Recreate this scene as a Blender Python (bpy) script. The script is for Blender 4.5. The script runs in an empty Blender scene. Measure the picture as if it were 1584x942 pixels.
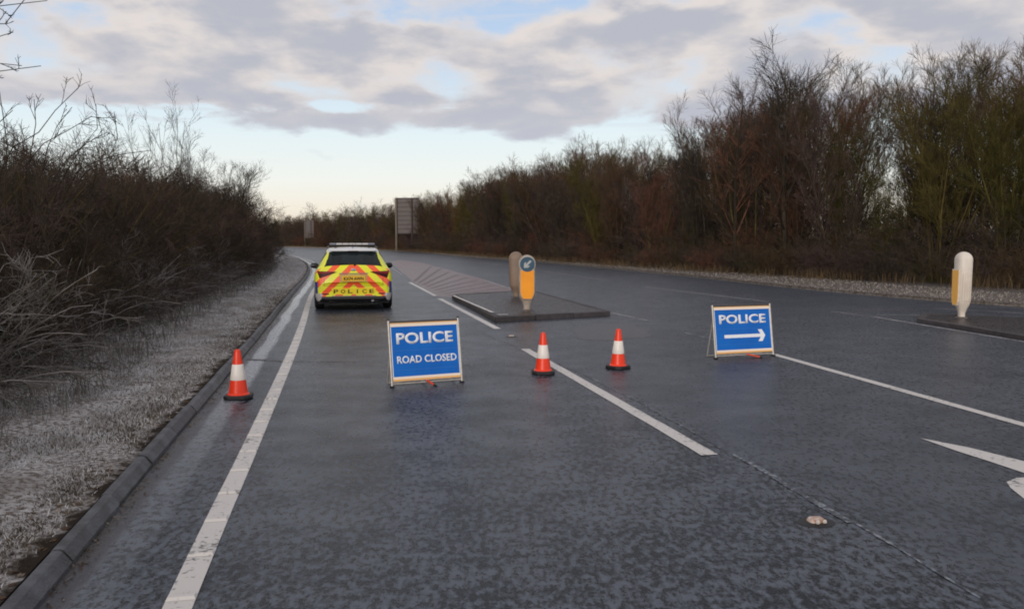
import bpy, bmesh, math, random
import numpy as np
from mathutils import Vector, Matrix
from mathutils.bvhtree import BVHTree
from mathutils.geometry import tessellate_polygon

random.seed(7)
RNG = np.random.default_rng(7)
SC = bpy.context.scene
COL = SC.collection

# ------------------------------------------------------------------ camera
CAM_H, FPX, PW, PH, HORIZON = 1.6, 1285.0, 1584.0, 942.0, 372.0
PITCH = math.atan((PH / 2 - HORIZON) / FPX)
cam_data = bpy.data.cameras.new('camera')
cam = bpy.data.objects.new('camera', cam_data)
COL.objects.link(cam)
cam.location = (0, 0, CAM_H)
cam.rotation_euler = (math.pi / 2 - PITCH, 0, 0)
cam_data.sensor_width = 36
cam_data.lens = 36 * FPX / PW
cam_data.clip_start = 0.05
cam_data.clip_end = 4000
SC.camera = cam
SC.cycles.filter_width = 1.9

# ------------------------------------------------------------------ sky, sun, exposure
SUN_ELEV, SUN_AZ = math.radians(16), math.radians(196)   # azimuth clockwise from +Y: low, behind and left of the camera
EXPOSURE = 0.0
SKY_STRENGTH = 0.10


def build_world():
    w = bpy.data.worlds.new('World')
    SC.world = w
    w.use_nodes = True
    nt = w.node_tree
    N, L = nt.nodes, nt.links
    N.clear()
    out = N.new('ShaderNodeOutputWorld')
    bg = N.new('ShaderNodeBackground')
    bg.inputs['Strength'].default_value = SKY_STRENGTH
    L.new(bg.outputs[0], out.inputs[0])

    def M(op, a, b=None, c=None, clamp=False):
        n = N.new('ShaderNodeMath'); n.operation = op; n.use_clamp = clamp
        for i, v in enumerate((a, b, c)):
            if v is None: continue
            if isinstance(v, (int, float)): n.inputs[i].default_value = v
            else: L.new(v, n.inputs[i])
        return n.outputs[0]

    def mix(f, a, b):
        n = N.new('ShaderNodeMix'); n.data_type = 'RGBA'
        if isinstance(f, (int, float)): n.inputs[0].default_value = f
        else: L.new(f, n.inputs[0])
        for s, v in ((6, a), (7, b)):
            if isinstance(v, tuple): n.inputs[s].default_value = (v[0], v[1], v[2], 1)
            else: L.new(v, n.inputs[s])
        return n.outputs[2]

    def smooth(v, lo, hi):
        n = N.new('ShaderNodeMapRange'); n.interpolation_type = 'SMOOTHSTEP'
        L.new(v, n.inputs[0]); n.inputs[1].default_value = lo; n.inputs[2].default_value = hi
        return n.outputs[0]

    tc = N.new('ShaderNodeTexCoord')
    sep = N.new('ShaderNodeSeparateXYZ'); L.new(tc.outputs['Generated'], sep.inputs[0])
    x, y, z = sep.outputs
    zc = M('MAXIMUM', z, 0.0)
    # cloud sheet seen in perspective
    den = M('ADD', zc, 0.20)
    comb = N.new('ShaderNodeCombineXYZ')
    L.new(M('DIVIDE', x, den), comb.inputs[0]); L.new(M('DIVIDE', y, den), comb.inputs[1])

    def noise(scale, detail, rough, off, dist=0.0, vec=None, sx=1, sy=1):
        mp = N.new('ShaderNodeMapping'); L.new(vec or comb.outputs[0], mp.inputs[0])
        mp.inputs['Location'].default_value = off
        mp.inputs['Scale'].default_value = (sx, sy, 1)
        n = N.new('ShaderNodeTexNoise'); L.new(mp.outputs[0], n.inputs['Vector'])
        n.inputs['Scale'].default_value = scale; n.inputs['Detail'].default_value = detail
        n.inputs['Roughness'].default_value = rough; n.inputs['Distortion'].default_value = dist
        return n.outputs[0]

    n1 = noise(2.7, 7, 0.50, (3.1, 1.7, 0.3), 0.15, sy=0.8)
    n2 = noise(4.2, 5, 0.5, (3.16, 1.50, 4.3), 0.2)
    n3 = noise(0.9, 2, 0.5, (7.0, 2.0, 1.0))
    SKY_GAIN = 10.0

    def S(r, g, b): return (r * SKY_GAIN, g * SKY_GAIN, b * SKY_GAIN)
    # clear sky behind the clouds: cream at the horizon, through near white to pale blue
    ramp = N.new('ShaderNodeValToRGB'); L.new(zc, ramp.inputs[0])
    els = [(0.0, (1.0, 0.80, 0.62)), (0.03, (1.0, 0.91, 0.77)), (0.07, (0.96, 0.98, 0.94)), (0.13, (0.82, 0.94, 1.0)),
           (0.22, (0.55, 0.70, 0.92)), (0.5, (0.24, 0.38, 0.68)), (1.0, (0.15, 0.26, 0.52))]
    e = ramp.color_ramp.elements
    e[0].position, e[1].position = 0, 1
    for i, (p, c) in enumerate(els):
        el = e[0] if i == 0 else (e[-1] if i == len(els) - 1 else e.new(p))
        el.color = (*c, 1)
    vm = N.new('ShaderNodeVectorMath'); vm.operation = 'SCALE'; vm.inputs[3].default_value = SKY_GAIN
    L.new(ramp.outputs[0], vm.inputs[0])
    sky = N.new('ShaderNodeTexSky'); sky.sky_type = 'NISHITA'; sky.sun_disc = False
    sky.sun_elevation = SUN_ELEV; sky.sun_rotation = SUN_AZ; sky.air_density = 1.2; sky.dust_density = 2.0
    clear = mix(0.12, vm.outputs[0], sky.outputs[0])
    # ragged lower edge of the cloud sheet
    edge = M('ADD', zc, M('MULTIPLY', M('SUBTRACT', n3, 0.5), 0.05))
    edge = M('ADD', edge, M('MULTIPLY', M('SUBTRACT', n1, 0.5), 0.04))
    dens = M('SUBTRACT', n1, M('MULTIPLY', smooth(edge, 0.150, 0.112), 0.42))
    # blue gaps and one long pale wedge, given as directions; they thin the cloud, so its rims follow them
    for px, py, rx, ry, a in GAPS:
        dx, dz = (px - 792) / FPX, (HORIZON - py) / FPX
        gx = M('DIVIDE', M('SUBTRACT', M('DIVIDE', x, M('MAXIMUM', y, 0.05)), dx), rx / FPX)
        gz = M('DIVIDE', M('SUBTRACT', M('DIVIDE', z, M('MAXIMUM', y, 0.05)), dz), ry / FPX)
        r2 = M('ADD', M('MULTIPLY', gx, gx), M('MULTIPLY', gz, gz))
        r2 = M('ADD', r2, M('MULTIPLY', M('SUBTRACT', n2, 0.5), 7.0))
        r2 = M('ADD', r2, M('MULTIPLY', M('SUBTRACT', n1, 0.45), 5.0))
        dens = M('SUBTRACT', dens, M('MULTIPLY', smooth(r2, 2.6, -1.2), a * 0.26))
    cov = smooth(dens, 0.22, 0.44)
    # thin rims are cream, thick bodies blue grey
    n4 = noise(9.5, 4, 0.55, (1.16, 5.50, 2.3), 0.2)
    body = smooth(M('ADD', M('ADD', dens, M('MULTIPLY', M('SUBTRACT', n2, 0.5), 0.65)), M('MULTIPLY', M('SUBTRACT', n4, 0.5), 0.22)), 0.32, 0.62)
    cloud = mix(body, S(0.77, 0.715, 0.69), S(0.49, 0.505, 0.57))
    cloud = mix(smooth(zc, 0.19, 0.11), cloud, S(0.53, 0.55, 0.62))
    # thin streaks under the main sheet
    st = N.new('ShaderNodeCombineXYZ'); L.new(M('MULTIPLY', x, 2.2), st.inputs[0]); L.new(M('MULTIPLY', z, 34.0), st.inputs[2]); L.new(y, st.inputs[1])
    s1 = noise(1.0, 3, 0.5, (1.0, 0, 2.7), 0.4, vec=st.outputs[0])
    streak = M('MULTIPLY', smooth(s1, 0.55, 0.72), M('MULTIPLY', smooth(zc, 0.07, 0.11), 0.55))
    cov = M('MAXIMUM', cov, streak)
    L.new(mix(cov, clear, cloud), bg.inputs['Color'])


GAPS = [(100, 22, 150, 26, .9), (700, 18, 130, 26, .8), (860, 135, 32, 40, .35), (695, 125, 30, 45, .4), (1010, 15, 110, 22, .9), (300, 40, 60, 25, .4), (590, 130, 30, 30, .2),
        (1260, 50, 60, 30, .6), (575, 55, 70, 22, .6), (330, 172, 260, 9, 1.2), (1090, 120, 50, 30, .5), (40, 178, 120, 30, .5),
        (1350, 20, 50, 60, .5), (480, 150, 60, 30, .3)]
build_world()

sd = bpy.data.lights.new('sun', 'SUN')
sd.energy = 1.5; sd.angle = math.radians(18); sd.color = (1.0, 0.91, 0.82)
sun = bpy.data.objects.new('sun', sd)
COL.objects.link(sun)
sv = Vector((math.sin(SUN_AZ) * math.cos(SUN_ELEV), math.cos(SUN_AZ) * math.cos(SUN_ELEV), math.sin(SUN_ELEV)))
sun.rotation_euler = sv.to_track_quat('Z', 'Y').to_euler()
sun.location = (-20, -20, 30)

SC.view_settings.view_transform = 'Standard'
SC.view_settings.look = 'None'
SC.view_settings.exposure = EXPOSURE
SC.view_settings.gamma = 1
SC.view_settings.use_curve_mapping = False
SC.cycles.max_bounces = 5
SC.cycles.transparent_max_bounces = 12


# ------------------------------------------------------------------ helpers
def ray(px, py):
    x = (px - PW / 2) / FPX; v = -(py - PH / 2) / FPX
    c, s = math.cos(PITCH), math.sin(PITCH)
    return Vector((x, c + s * v, v * c - s))


def gnd(px, py, z=0.0):
    d = ray(px, py); t = (z - CAM_H) / d.z
    return Vector((d.x * t, d.y * t, z))


def at(px, py, Y):
    d = ray(px, py); t = Y / d.y
    return Vector((d.x * t, Y, CAM_H + d.z * t))


def px_of(X, Y): return PW / 2 + FPX * X / (Y * math.cos(PITCH) + 0.12)


def smooth_curve(pts, step=0.5):
    P = [Vector((p[0], p[1])) for p in pts]
    P = [P[0] * 2 - P[1]] + P + [P[-1] * 2 - P[-2]]
    out = []
    for i in range(1, len(P) - 2):
        p0, p1, p2, p3 = P[i - 1:i + 3]
        n = max(2, int((p2 - p1).length / step))
        for k in range(n):
            t = k / n
            out.append(0.5 * ((2 * p1) + (-p0 + p2) * t + (2 * p0 - 5 * p1 + 4 * p2 - p3) * t * t + (-p0 + 3 * p1 - 3 * p2 + p3) * t ** 3))
    out.append(P[-2])
    return out


class Curve:
    """arc-length parametrised 2D curve; off(t, d): d metres to the right of travel"""
    def __init__(self, pts, step=0.5, t0_y=0.0):
        self.p = np.array([tuple(v) for v in smooth_curve(pts, step)])
        seg = np.linalg.norm(np.diff(self.p, axis=0), axis=1)
        self.t = np.concatenate([[0], np.cumsum(seg)])
        k = np.argmin(abs(self.p[:, 1] - t0_y) + 1000 * (np.arange(len(self.p)) > len(self.p) * 0.9))
        self.t -= self.t[k]

    def at(self, t, d=0.0):
        t = np.atleast_1d(np.asarray(t, float))
        x = np.interp(t, self.t, self.p[:, 0]); y = np.interp(t, self.t, self.p[:, 1])
        e = 0.8
        dx = np.interp(t + e, self.t, self.p[:, 0]) - np.interp(t - e, self.t, self.p[:, 0])
        dy = np.interp(t + e, self.t, self.p[:, 1]) - np.interp(t - e, self.t, self.p[:, 1])
        l = np.hypot(dx, dy); dx /= l; dy /= l
        return np.stack([x + dy * d, y - dx * d], -1)


def material(name, base, rough=0.6, metal=0.0, spec=0.5, noise=None, bump=0.0, bump_scale=200, emit=None, coat=0.0, rand=0.0):
    """noise=(scale, amount, second colour or None)"""
    m = bpy.data.materials.new(name); m.use_nodes = True
    nt = m.node_tree; N, L = nt.nodes, nt.links
    b = N['Principled BSDF']
    b.inputs['Base Color'].default_value = (*base, 1)
    b.inputs['Roughness'].default_value = rough
    b.inputs['Metallic'].default_value = metal
    b.inputs['Specular IOR Level'].default_value = spec
    b.inputs['Coat Weight'].default_value = coat
    tc = N.new('ShaderNodeTexCoord')
    col = None
    if noise:
        n = N.new('ShaderNodeTexNoise'); n.inputs['Scale'].default_value = noise[0]; n.inputs['Detail'].default_value = 5
        L.new(tc.outputs['Object'], n.inputs['Vector'])
        mr = N.new('ShaderNodeMapRange'); L.new(n.outputs[0], mr.inputs[0]); mr.inputs[1].default_value = 0.35; mr.inputs[2].default_value = 0.65
        mr.inputs[4].default_value = noise[1]
        mx = N.new('ShaderNodeMix'); mx.data_type = 'RGBA'
        L.new(mr.outputs[0], mx.inputs[0]); mx.inputs[6].default_value = (*base, 1)
        c2 = noise[2] if noise[2] else tuple(v * 0.4 for v in base)
        mx.inputs[7].default_value = (*c2, 1)
        col = mx.outputs[2]
    if rand:
        oi = N.new('ShaderNodeObjectInfo')
        hsv = N.new('ShaderNodeHueSaturation')
        mr = N.new('ShaderNodeMapRange'); L.new(oi.outputs['Random'], mr.inputs[0]); mr.inputs[3].default_value = 1 - rand; mr.inputs[4].default_value = 1 + rand
        L.new(mr.outputs[0], hsv.inputs['Value'])
        m2 = N.new('ShaderNodeMapRange'); L.new(oi.outputs['Random'], m2.inputs[0]); m2.inputs[3].default_value = 0.53; m2.inputs[4].default_value = 0.475
        L.new(m2.outputs[0], hsv.inputs['Hue'])
        if col: L.new(col, hsv.inputs['Color'])
        else: hsv.inputs['Color'].default_value = (*base, 1)
        col = hsv.outputs[0]
    if col: L.new(col, b.inputs['Base Color'])
    if bump:
        n = N.new('ShaderNodeTexNoise'); n.inputs['Scale'].default_value = bump_scale; n.inputs['Detail'].default_value = 4
        L.new(tc.outputs['Object'], n.inputs['Vector'])
        bp = N.new('ShaderNodeBump'); bp.inputs['Strength'].default_value = bump; bp.inputs['Distance'].default_value = 0.01
        L.new(n.outputs[0], bp.inputs['Height']); L.new(bp.outputs[0], b.inputs['Normal'])
    return m


def tag(o, label=None, cat=None, group=None, kind=None):
    if label: o['label'] = label
    if cat: o['category'] = cat
    if group: o['group'] = group
    if kind: o['kind'] = kind
    return o


def mesh_np(name, verts, faces, mats, uv=None, smooth=False, midx=None):
    """faces: (M,k) int array"""
    me = bpy.data.meshes.new(name)
    verts = np.asarray(verts, np.float32).reshape(-1, 3); faces = np.asarray(faces, np.int32)
    k = faces.shape[1]
    me.vertices.add(len(verts)); me.vertices.foreach_set('co', verts.ravel())
    me.loops.add(faces.size); me.loops.foreach_set('vertex_index', faces.ravel())
    me.polygons.add(len(faces))
    me.polygons.foreach_set('loop_start', np.arange(0, faces.size, k, dtype=np.int32))
    me.polygons.foreach_set('loop_total', np.full(len(faces), k, np.int32))
    if smooth: me.polygons.foreach_set('use_smooth', np.ones(len(faces), bool))
    if midx is not None: me.polygons.foreach_set('material_index', np.asarray(midx, np.int32))
    if uv is not None:
        l = me.uv_layers.new(name='UVMap'); l.data.foreach_set('uv', np.asarray(uv, np.float32)[faces.ravel()].ravel())
    me.update(calc_edges=True)
    for m in (mats if isinstance(mats, (list, tuple)) else [mats]): me.materials.append(m)
    return me


def link(name, me, parent=None, loc=None, rz=None):
    o = bpy.data.objects.new(name, me); COL.objects.link(o)
    if parent: o.parent = parent
    if loc is not None: o.location = loc
    if rz is not None: o.rotation_euler = (0, 0, rz)
    return o


def empty(name, loc=(0, 0, 0), rz=0.0):
    o = bpy.data.objects.new(name, None); COL.objects.link(o)
    o.empty_display_size = 0.2; o.location = loc; o.rotation_euler = (0, 0, rz)
    return o


class MB:
    def __init__(s): s.v, s.f, s.m = [], [], []

    def add(s, verts, faces, mi=0, mat=None):
        b = len(s.v)
        s.v += [tuple(mat @ Vector(v)) if mat else tuple(v) for v in verts]
        s.f += [tuple(b + i for i in f) for f in faces]; s.m += [mi] * len(faces)
        return s

    def box(s, x0, x1, y0, y1, z0, z1, mi=0, mat=None):
        v = [(x, y, z) for z in (z0, z1) for y in (y0, y1) for x in (x0, x1)]
        return s.add(v, [(0, 2, 3, 1), (4, 5, 7, 6), (0, 1, 5, 4), (2, 6, 7, 3), (0, 4, 6, 2), (1, 3, 7, 5)], mi, mat)

    def cyl(s, p0, p1, r0, r1=None, n=12, mi=0, mat=None):
        r1 = r0 if r1 is None else r1
        p0, p1 = Vector(p0), Vector(p1); d = (p1 - p0).normalized()
        u = d.orthogonal().normalized(); w = d.cross(u)
        v = [p + (u * math.cos(a) + w * math.sin(a)) * r for p, r in ((p0, r0), (p1, r1)) for a in [2 * math.pi * k / n for k in range(n)]]
        f = [(k, (k + 1) % n, n + (k + 1) % n, n + k) for k in range(n)] + [tuple(range(n))[::-1], tuple(range(n, 2 * n))]
        return s.add(v, f, mi, mat)

    def lathe(s, prof, n=24, mi=0, mat=None, sx=1, sy=1, sq=2.0, cap=True):
        """prof [(r,z)], superellipse exponent sq"""
        v = []
        for r, z in prof:
            for k in range(n):
                a = 2 * math.pi * k / n; c, q = math.cos(a), math.sin(a)
                v.append((r * sx * math.copysign(abs(c) ** (2 / sq), c), r * sy * math.copysign(abs(q) ** (2 / sq), q), z))
        f = [(i * n + k, i * n + (k + 1) % n, (i + 1) * n + (k + 1) % n, (i + 1) * n + k) for i in range(len(prof) - 1) for k in range(n)]
        if cap: f += [tuple(range(n))[::-1], tuple(range((len(prof) - 1) * n, len(prof) * n))]
        return s.add(v, f, mi, mat)

    def prism(s, poly, z0, z1, mi=0, mat=None):
        """poly in xy, extruded along z"""
        n = len(poly)
        v = [(x, y, z0) for x, y in poly] + [(x, y, z1) for x, y in poly]
        b = [(k, (k + 1) % n, n + (k + 1) % n, n + k) for k in range(n)]
        tr = tessellate_polygon([[Vector((x, y, 0)) for x, y in poly]])
        area = sum(poly[k][0] * poly[(k + 1) % n][1] - poly[(k + 1) % n][0] * poly[k][1] for k in range(n))
        top = []
        for t in tr:
            a, c, d = t
            cr = (poly[c][0] - poly[a][0]) * (poly[d][1] - poly[a][1]) - (poly[c][1] - poly[a][1]) * (poly[d][0] - poly[a][0])
            if cr < 0: c, d = d, c
            top.append((a, c, d))
        if area < 0: b = [q[::-1] for q in b]
        return s.add(v, b + [(a + n, c + n, d + n) for a, c, d in top] + [(d, c, a) for a, c, d in top], mi, mat)

    def build(s, name, mats, parent=None, smooth=False, bevel=0.0, seg=2, loc=None, rz=None):
        me = bpy.data.meshes.new(name)
        me.from_pydata(s.v, [], s.f)
        for m in (mats if isinstance(mats, (list, tuple)) else [mats]): me.materials.append(m)
        me.polygons.foreach_set('material_index', s.m)
        if smooth:
            me.polygons.foreach_set('use_smooth', [True] * len(s.f))
            me.set_sharp_from_angle(angle=math.radians(40))
        me.update()
        o = link(name, me, parent, loc, rz)
        if bevel:
            bv = o.modifiers.new('bevel', 'BEVEL'); bv.width = bevel; bv.segments = seg; bv.limit_method = 'ANGLE'
        return o


def copy_tree(o, parent=None):
    c = o.copy(); COL.objects.link(c); c.parent = parent
    for ch in list(o.children): copy_tree(ch, c)
    return c


def text_mesh(body, height, width=None, bold=0.0, depth=0.002, spacing=1.0):
    cu = bpy.data.curves.new('text', 'FONT'); cu.body = body; cu.size = 1; cu.offset = bold
    cu.extrude = 0.0; cu.align_x = 'LEFT'; cu.space_character = spacing; cu.resolution_u = 4
    o = bpy.data.objects.new('text', cu); COL.objects.link(o)
    dg = bpy.context.evaluated_depsgraph_get(); dg.update()
    me = bpy.data.meshes.new_from_object(o.evaluated_get(dg))
    bpy.data.objects.remove(o); bpy.data.curves.remove(cu)
    v = np.zeros(len(me.vertices) * 3, np.float32); me.vertices.foreach_get('co', v); v = v.reshape(-1, 3)
    lo, hi = v.min(0), v.max(0)
    sy = height / (hi[1] - lo[1]); sx = sy if width is None else width / (hi[0] - lo[0])
    v[:, 0] = (v[:, 0] - (lo[0] + hi[0]) / 2) * sx; v[:, 1] = (v[:, 1] - (lo[1] + hi[1]) / 2) * sy
    # thickness: front at +depth, sides from the boundary
    bm = bmesh.new(); bm.from_mesh(me)
    for vv, c in zip(bm.verts, v): vv.co = (c[0], c[1], 0)
    r = bmesh.ops.extrude_face_region(bm, geom=bm.faces[:])
    for g in r['geom']:
        if isinstance(g, bmesh.types.BMVert): g.co.z = depth
    bmesh.ops.recalc_face_normals(bm, faces=bm.faces)
    bm.to_mesh(me); bm.free(); me.materials.clear()
    return me


# ------------------------------------------------------------------ materials
def asphalt_material(name, kind='road'):
    m = bpy.data.materials.new(name); m.use_nodes = True
    nt = m.node_tree; N, L = nt.nodes, nt.links
    b = N['Principled BSDF']
    tc = N.new('ShaderNodeTexCoord')

    def noise(scale, det=4, rough=0.55, vec=None, sx=1, sy=1, dist=0):
        mp = N.new('ShaderNodeMapping'); L.new(vec or tc.outputs['Object'], mp.inputs[0]); mp.inputs['Scale'].default_value = (sx, sy, 1)
        n = N.new('ShaderNodeTexNoise'); L.new(mp.outputs[0], n.inputs['Vector']); n.inputs['Scale'].default_value = scale
        n.inputs['Detail'].default_value = det; n.inputs['Roughness'].default_value = rough; n.inputs['Distortion'].default_value = dist
        return n.outputs[0]

    def mr(v, a, c, d=0.0, e=1.0, sm=True):
        n = N.new('ShaderNodeMapRange'); L.new(v, n.inputs[0])
        if sm: n.interpolation_type = 'SMOOTHSTEP'
        for i, q in zip((1, 2, 3, 4), (a, c, d, e)): n.inputs[i].default_value = q
        return n.outputs[0]

    def M(op, a, c):
        n = N.new('ShaderNodeMath'); n.operation = op
        for i, v in enumerate((a, c)):
            if isinstance(v, (int, float)): n.inputs[i].default_value = v
            else: L.new(v, n.inputs[i])
        return n.outputs[0]

    def mix(f, a, c):
        n = N.new('ShaderNodeMix'); n.data_type = 'RGBA'; L.new(f, n.inputs[0])
        for s, v in ((6, a), (7, c)):
            if isinstance(v, tuple): n.inputs[s].default_value = (*v, 1)
            else: L.new(v, n.inputs[s])
        return n.outputs[2]
    fine = M('ADD', M('MULTIPLY', noise(24, 6, 0.68, sx=1.0, sy=0.58), 0.78), M('MULTIPLY', noise(74, 3, 0.6, sx=1.0, sy=0.7), 0.22))          # chippings with a rime of frost between them
    big = noise(0.55, 3)
    mid = noise(2.4, 4)
    grit = noise(110, 2)
    frost = M('ADD', M('MULTIPLY', fine, 0.75), M('MULTIPLY', M('SUBTRACT', mid, 0.5), 0.13))
    frost = M('ADD', frost, M('MULTIPLY', M('SUBTRACT', big, 0.5), 0.09))
    fr = mr(frost, 0.318, 0.445)
    if kind == 'road':
        c = mix(fr, (0.005, 0.008, 0.013), (0.090, 0.104, 0.134))
    elif kind == 'red':
        c = mix(fr, (0.095, 0.046, 0.046), (0.20, 0.135, 0.14))
    else:
        c = mix(fr, (0.016, 0.014, 0.016), (0.046, 0.038, 0.041)); b.inputs['Specular IOR Level'].default_value = 0.25
    rough = mr(fine, 0.42, 0.58, 0.24, 0.56)
    if kind == 'road':
        uv0 = N.new('ShaderNodeUVMap'); uv0.uv_map = 'UVMap'
        sp0 = N.new('ShaderNodeSeparateXYZ'); L.new(uv0.outputs[0], sp0.inputs[0])
        c = mix(M('MULTIPLY', mr(sp0.outputs[0], 4.1, 4.5), 0.55), c, (0.036, 0.044, 0.060))
        # worn wheel paths stay smoother; the wet strip by the kerb has frost and sky reflection painted pale; UV = (metres from kerb, metres along)
        uv = N.new('ShaderNodeUVMap'); uv.uv_map = 'UVMap'
        sp = N.new('ShaderNodeSeparateXYZ'); L.new(uv.outputs[0], sp.inputs[0])
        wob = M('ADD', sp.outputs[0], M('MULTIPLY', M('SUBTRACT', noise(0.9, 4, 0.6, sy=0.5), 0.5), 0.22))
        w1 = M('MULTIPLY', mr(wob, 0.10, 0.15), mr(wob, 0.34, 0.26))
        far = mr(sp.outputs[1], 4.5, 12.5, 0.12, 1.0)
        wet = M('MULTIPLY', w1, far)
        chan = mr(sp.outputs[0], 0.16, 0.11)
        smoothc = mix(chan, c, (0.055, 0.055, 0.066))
        c = mix(M('MULTIPLY', wet, 0.85), smoothc, (0.40, 0.42, 0.46))  # pale tone paints the wet strip's sky reflection and frost, stronger with distance
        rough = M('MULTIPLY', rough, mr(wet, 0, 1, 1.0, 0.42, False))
        dirt = M('MULTIPLY', mr(sp.outputs[0], 0.12, 0.02), mr(mid, 0.42, 0.6))
        c = mix(dirt, c, (0.035, 0.028, 0.022))
        # strip to the right of the lane joint is a later, finer surface
        L.new(mr(fr, 0, 1, 0.18, 0.50), b.inputs['Specular IOR Level'])
    L.new(c, b.inputs['Base Color'])
    L.new(rough, b.inputs['Roughness'])
    bp = N.new('ShaderNodeBump'); bp.inputs['Strength'].default_value = 0.8; bp.inputs['Distance'].default_value = 0.008
    L.new(M('ADD', fine, M('MULTIPLY', grit, 0.35)), bp.inputs['Height'])
    L.new(bp.outputs[0], b.inputs['Normal'])
    return m


def paint_material(name, wear_lo, wear_hi, base=(0.60, 0.57, 0.54), under=(0.05, 0.05, 0.055)):
    m = bpy.data.materials.new(name); m.use_nodes = True
    nt = m.node_tree; N, L = nt.nodes, nt.links
    b = N['Principled BSDF']; tc = N.new('ShaderNodeTexCoord')
    n = N.new('ShaderNodeTexNoise'); n.inputs['Scale'].default_value = 22; n.inputs['Detail'].default_value = 6; n.inputs['Roughness'].default_value = 0.65
    L.new(tc.outputs['Object'], n.inputs['Vector'])
    n2 = N.new('ShaderNodeTexNoise'); n2.inputs['Scale'].default_value = 2.2; n2.inputs['Detail'].default_value = 3
    L.new(tc.outputs['Object'], n2.inputs['Vector'])
    ad = N.new('ShaderNodeMath'); ad.operation = 'MULTIPLY_ADD'; ad.inputs[1].default_value = 0.4
    L.new(n2.outputs[0], ad.inputs[0]); L.new(n.outputs[0], ad.inputs[2])
    mr = N.new('ShaderNodeMapRange'); L.new(ad.outputs[0], mr.inputs[0]); mr.inputs[1].default_value = wear_lo; mr.inputs[2].default_value = wear_hi
    mx = N.new('ShaderNodeMix'); mx.data_type = 'RGBA'; L.new(mr.outputs[0], mx.inputs[0])
    mx.inputs[6].default_value = (*under, 1); mx.inputs[7].default_value = (*base, 1)
    L.new(mx.outputs[2], b.inputs['Base Color']); b.inputs['Roughness'].default_value = 0.55
    bp = N.new('ShaderNodeBump'); bp.inputs['Strength'].default_value = 0.3; bp.inputs['Distance'].default_value = 0.003
    L.new(n.outputs[0], bp.inputs['Height']); L.new(bp.outputs[0], b.inputs['Normal'])
    return m


def verge_material(name, left):
    m = bpy.data.materials.new(name); m.use_nodes = True
    nt = m.node_tree; N, L = nt.nodes, nt.links
    b = N['Principled BSDF']; tc = N.new('ShaderNodeTexCoord')

    def noise(s, d=5, r=0.6):
        n = N.new('ShaderNodeTexNoise'); n.inputs['Scale'].default_value = s; n.inputs['Detail'].default_value = d; n.inputs['Roughness'].default_value = r
        L.new(tc.outputs['Object'], n.inputs['Vector']); return n.outputs[0]

    def mr(v, a, c, d=0.0, e=1.0):
        n = N.new('ShaderNodeMapRange'); L.new(v, n.inputs[0]); n.interpolation_type = 'SMOOTHSTEP'
        for i, q in zip((1, 2, 3, 4), (a, c, d, e)): n.inputs[i].default_value = q
        return n.outputs[0]

    def mix(f, a, c):
        n = N.new('ShaderNodeMix'); n.data_type = 'RGBA'; L.new(f, n.inputs[0])
        for s, v in ((6, a), (7, c)):
            if isinstance(v, tuple): n.inputs[s].default_value = (*v, 1)
            else: L.new(v, n.inputs[s])
        return n.outputs[2]
    c = mix(mr(noise(26), 0.38, 0.60), (0.15, 0.13, 0.115), (0.52, 0.50, 0.50))
    c = mix(mr(noise(1.3), 0.40, 0.62, 0, 0.55), c, (0.12, 0.095, 0.075))
    if not left:
        c = mix(mr(noise(9), 0.36, 0.62), (0.16, 0.13, 0.105), (0.34, 0.30, 0.27))
    if left:
        uv = N.new('ShaderNodeUVMap'); uv.uv_map = 'UVMap'
        sp = N.new('ShaderNodeSeparateXYZ'); L.new(uv.outputs[0], sp.inputs[0])
        ad = N.new('ShaderNodeMath'); ad.operation = 'MULTIPLY_ADD'; ad.inputs[1].default_value = 0.5
        L.new(noise(5), ad.inputs[0]); L.new(sp.outputs[0], ad.inputs[2])
        c = mix(mr(ad.outputs[0], 0.47, 0.36), c, (0.030, 0.022, 0.016))    # bare soil beside the kerb
        c = mix(mr(sp.outputs[0], 3.0, 4.2), c, (0.035, 0.028, 0.02))
    L.new(c, b.inputs['Base Color']); b.inputs['Roughness'].default_value = 0.95; b.inputs['Specular IOR Level'].default_value = 0.1
    bp = N.new('ShaderNodeBump'); bp.inputs['Strength'].default_value = 1.0; bp.inputs['Distance'].default_value = 0.03
    L.new(noise(35), bp.inputs['Height']); L.new(bp.outputs[0], b.inputs['Normal'])
    return m


M_ASPHALT = asphalt_material('wet frosted asphalt')
M_RED = asphalt_material('red surfacing', 'red')
M_DARKTAR = asphalt_material('black tarmac', 'dark')
M_PAINT = paint_material('road paint', 0.50, 0.63)
M_PAINT_WORN = paint_material('worn road paint', 0.60, 0.78, base=(0.36, 0.35, 0.36))
M_PAINT_FAINT = paint_material('faint road paint', 0.66, 0.90, base=(0.17, 0.135, 0.14), under=(0.11, 0.075, 0.08))
M_FROSTSEAM = paint_material('frosted joint', 0.68, 0.82, base=(0.26, 0.28, 0.32), under=(0.036, 0.043, 0.056))
M_VERGE_L = verge_material('frosted verge turf', True)
M_VERGE_R = verge_material('frosted far verge turf', False)
M_GROUND = material('bare field soil', (0.06, 0.05, 0.04), 0.95, noise=(0.3, 1, (0.10, 0.09, 0.07)))
M_KERB = material('concrete kerb', (0.095, 0.100, 0.115), 0.6, noise=(7, 0.9, (0.038, 0.037, 0.040)), bump=0.8, bump_scale=60, rand=0.12)
M_DARKKERB = material('dark island kerb', (0.035, 0.03, 0.032), 0.7, noise=(8, 0.8, (0.06, 0.05, 0.055)), bump=0.4, bump_scale=90, rand=0.15)
M_WHITE = material('white plastic', (0.72, 0.71, 0.69), 0.45)
M_SHELL = material('grimy bollard shell', (0.46, 0.39, 0.33), 0.5, noise=(7, 0.8, (0.27, 0.22, 0.18)))
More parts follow.
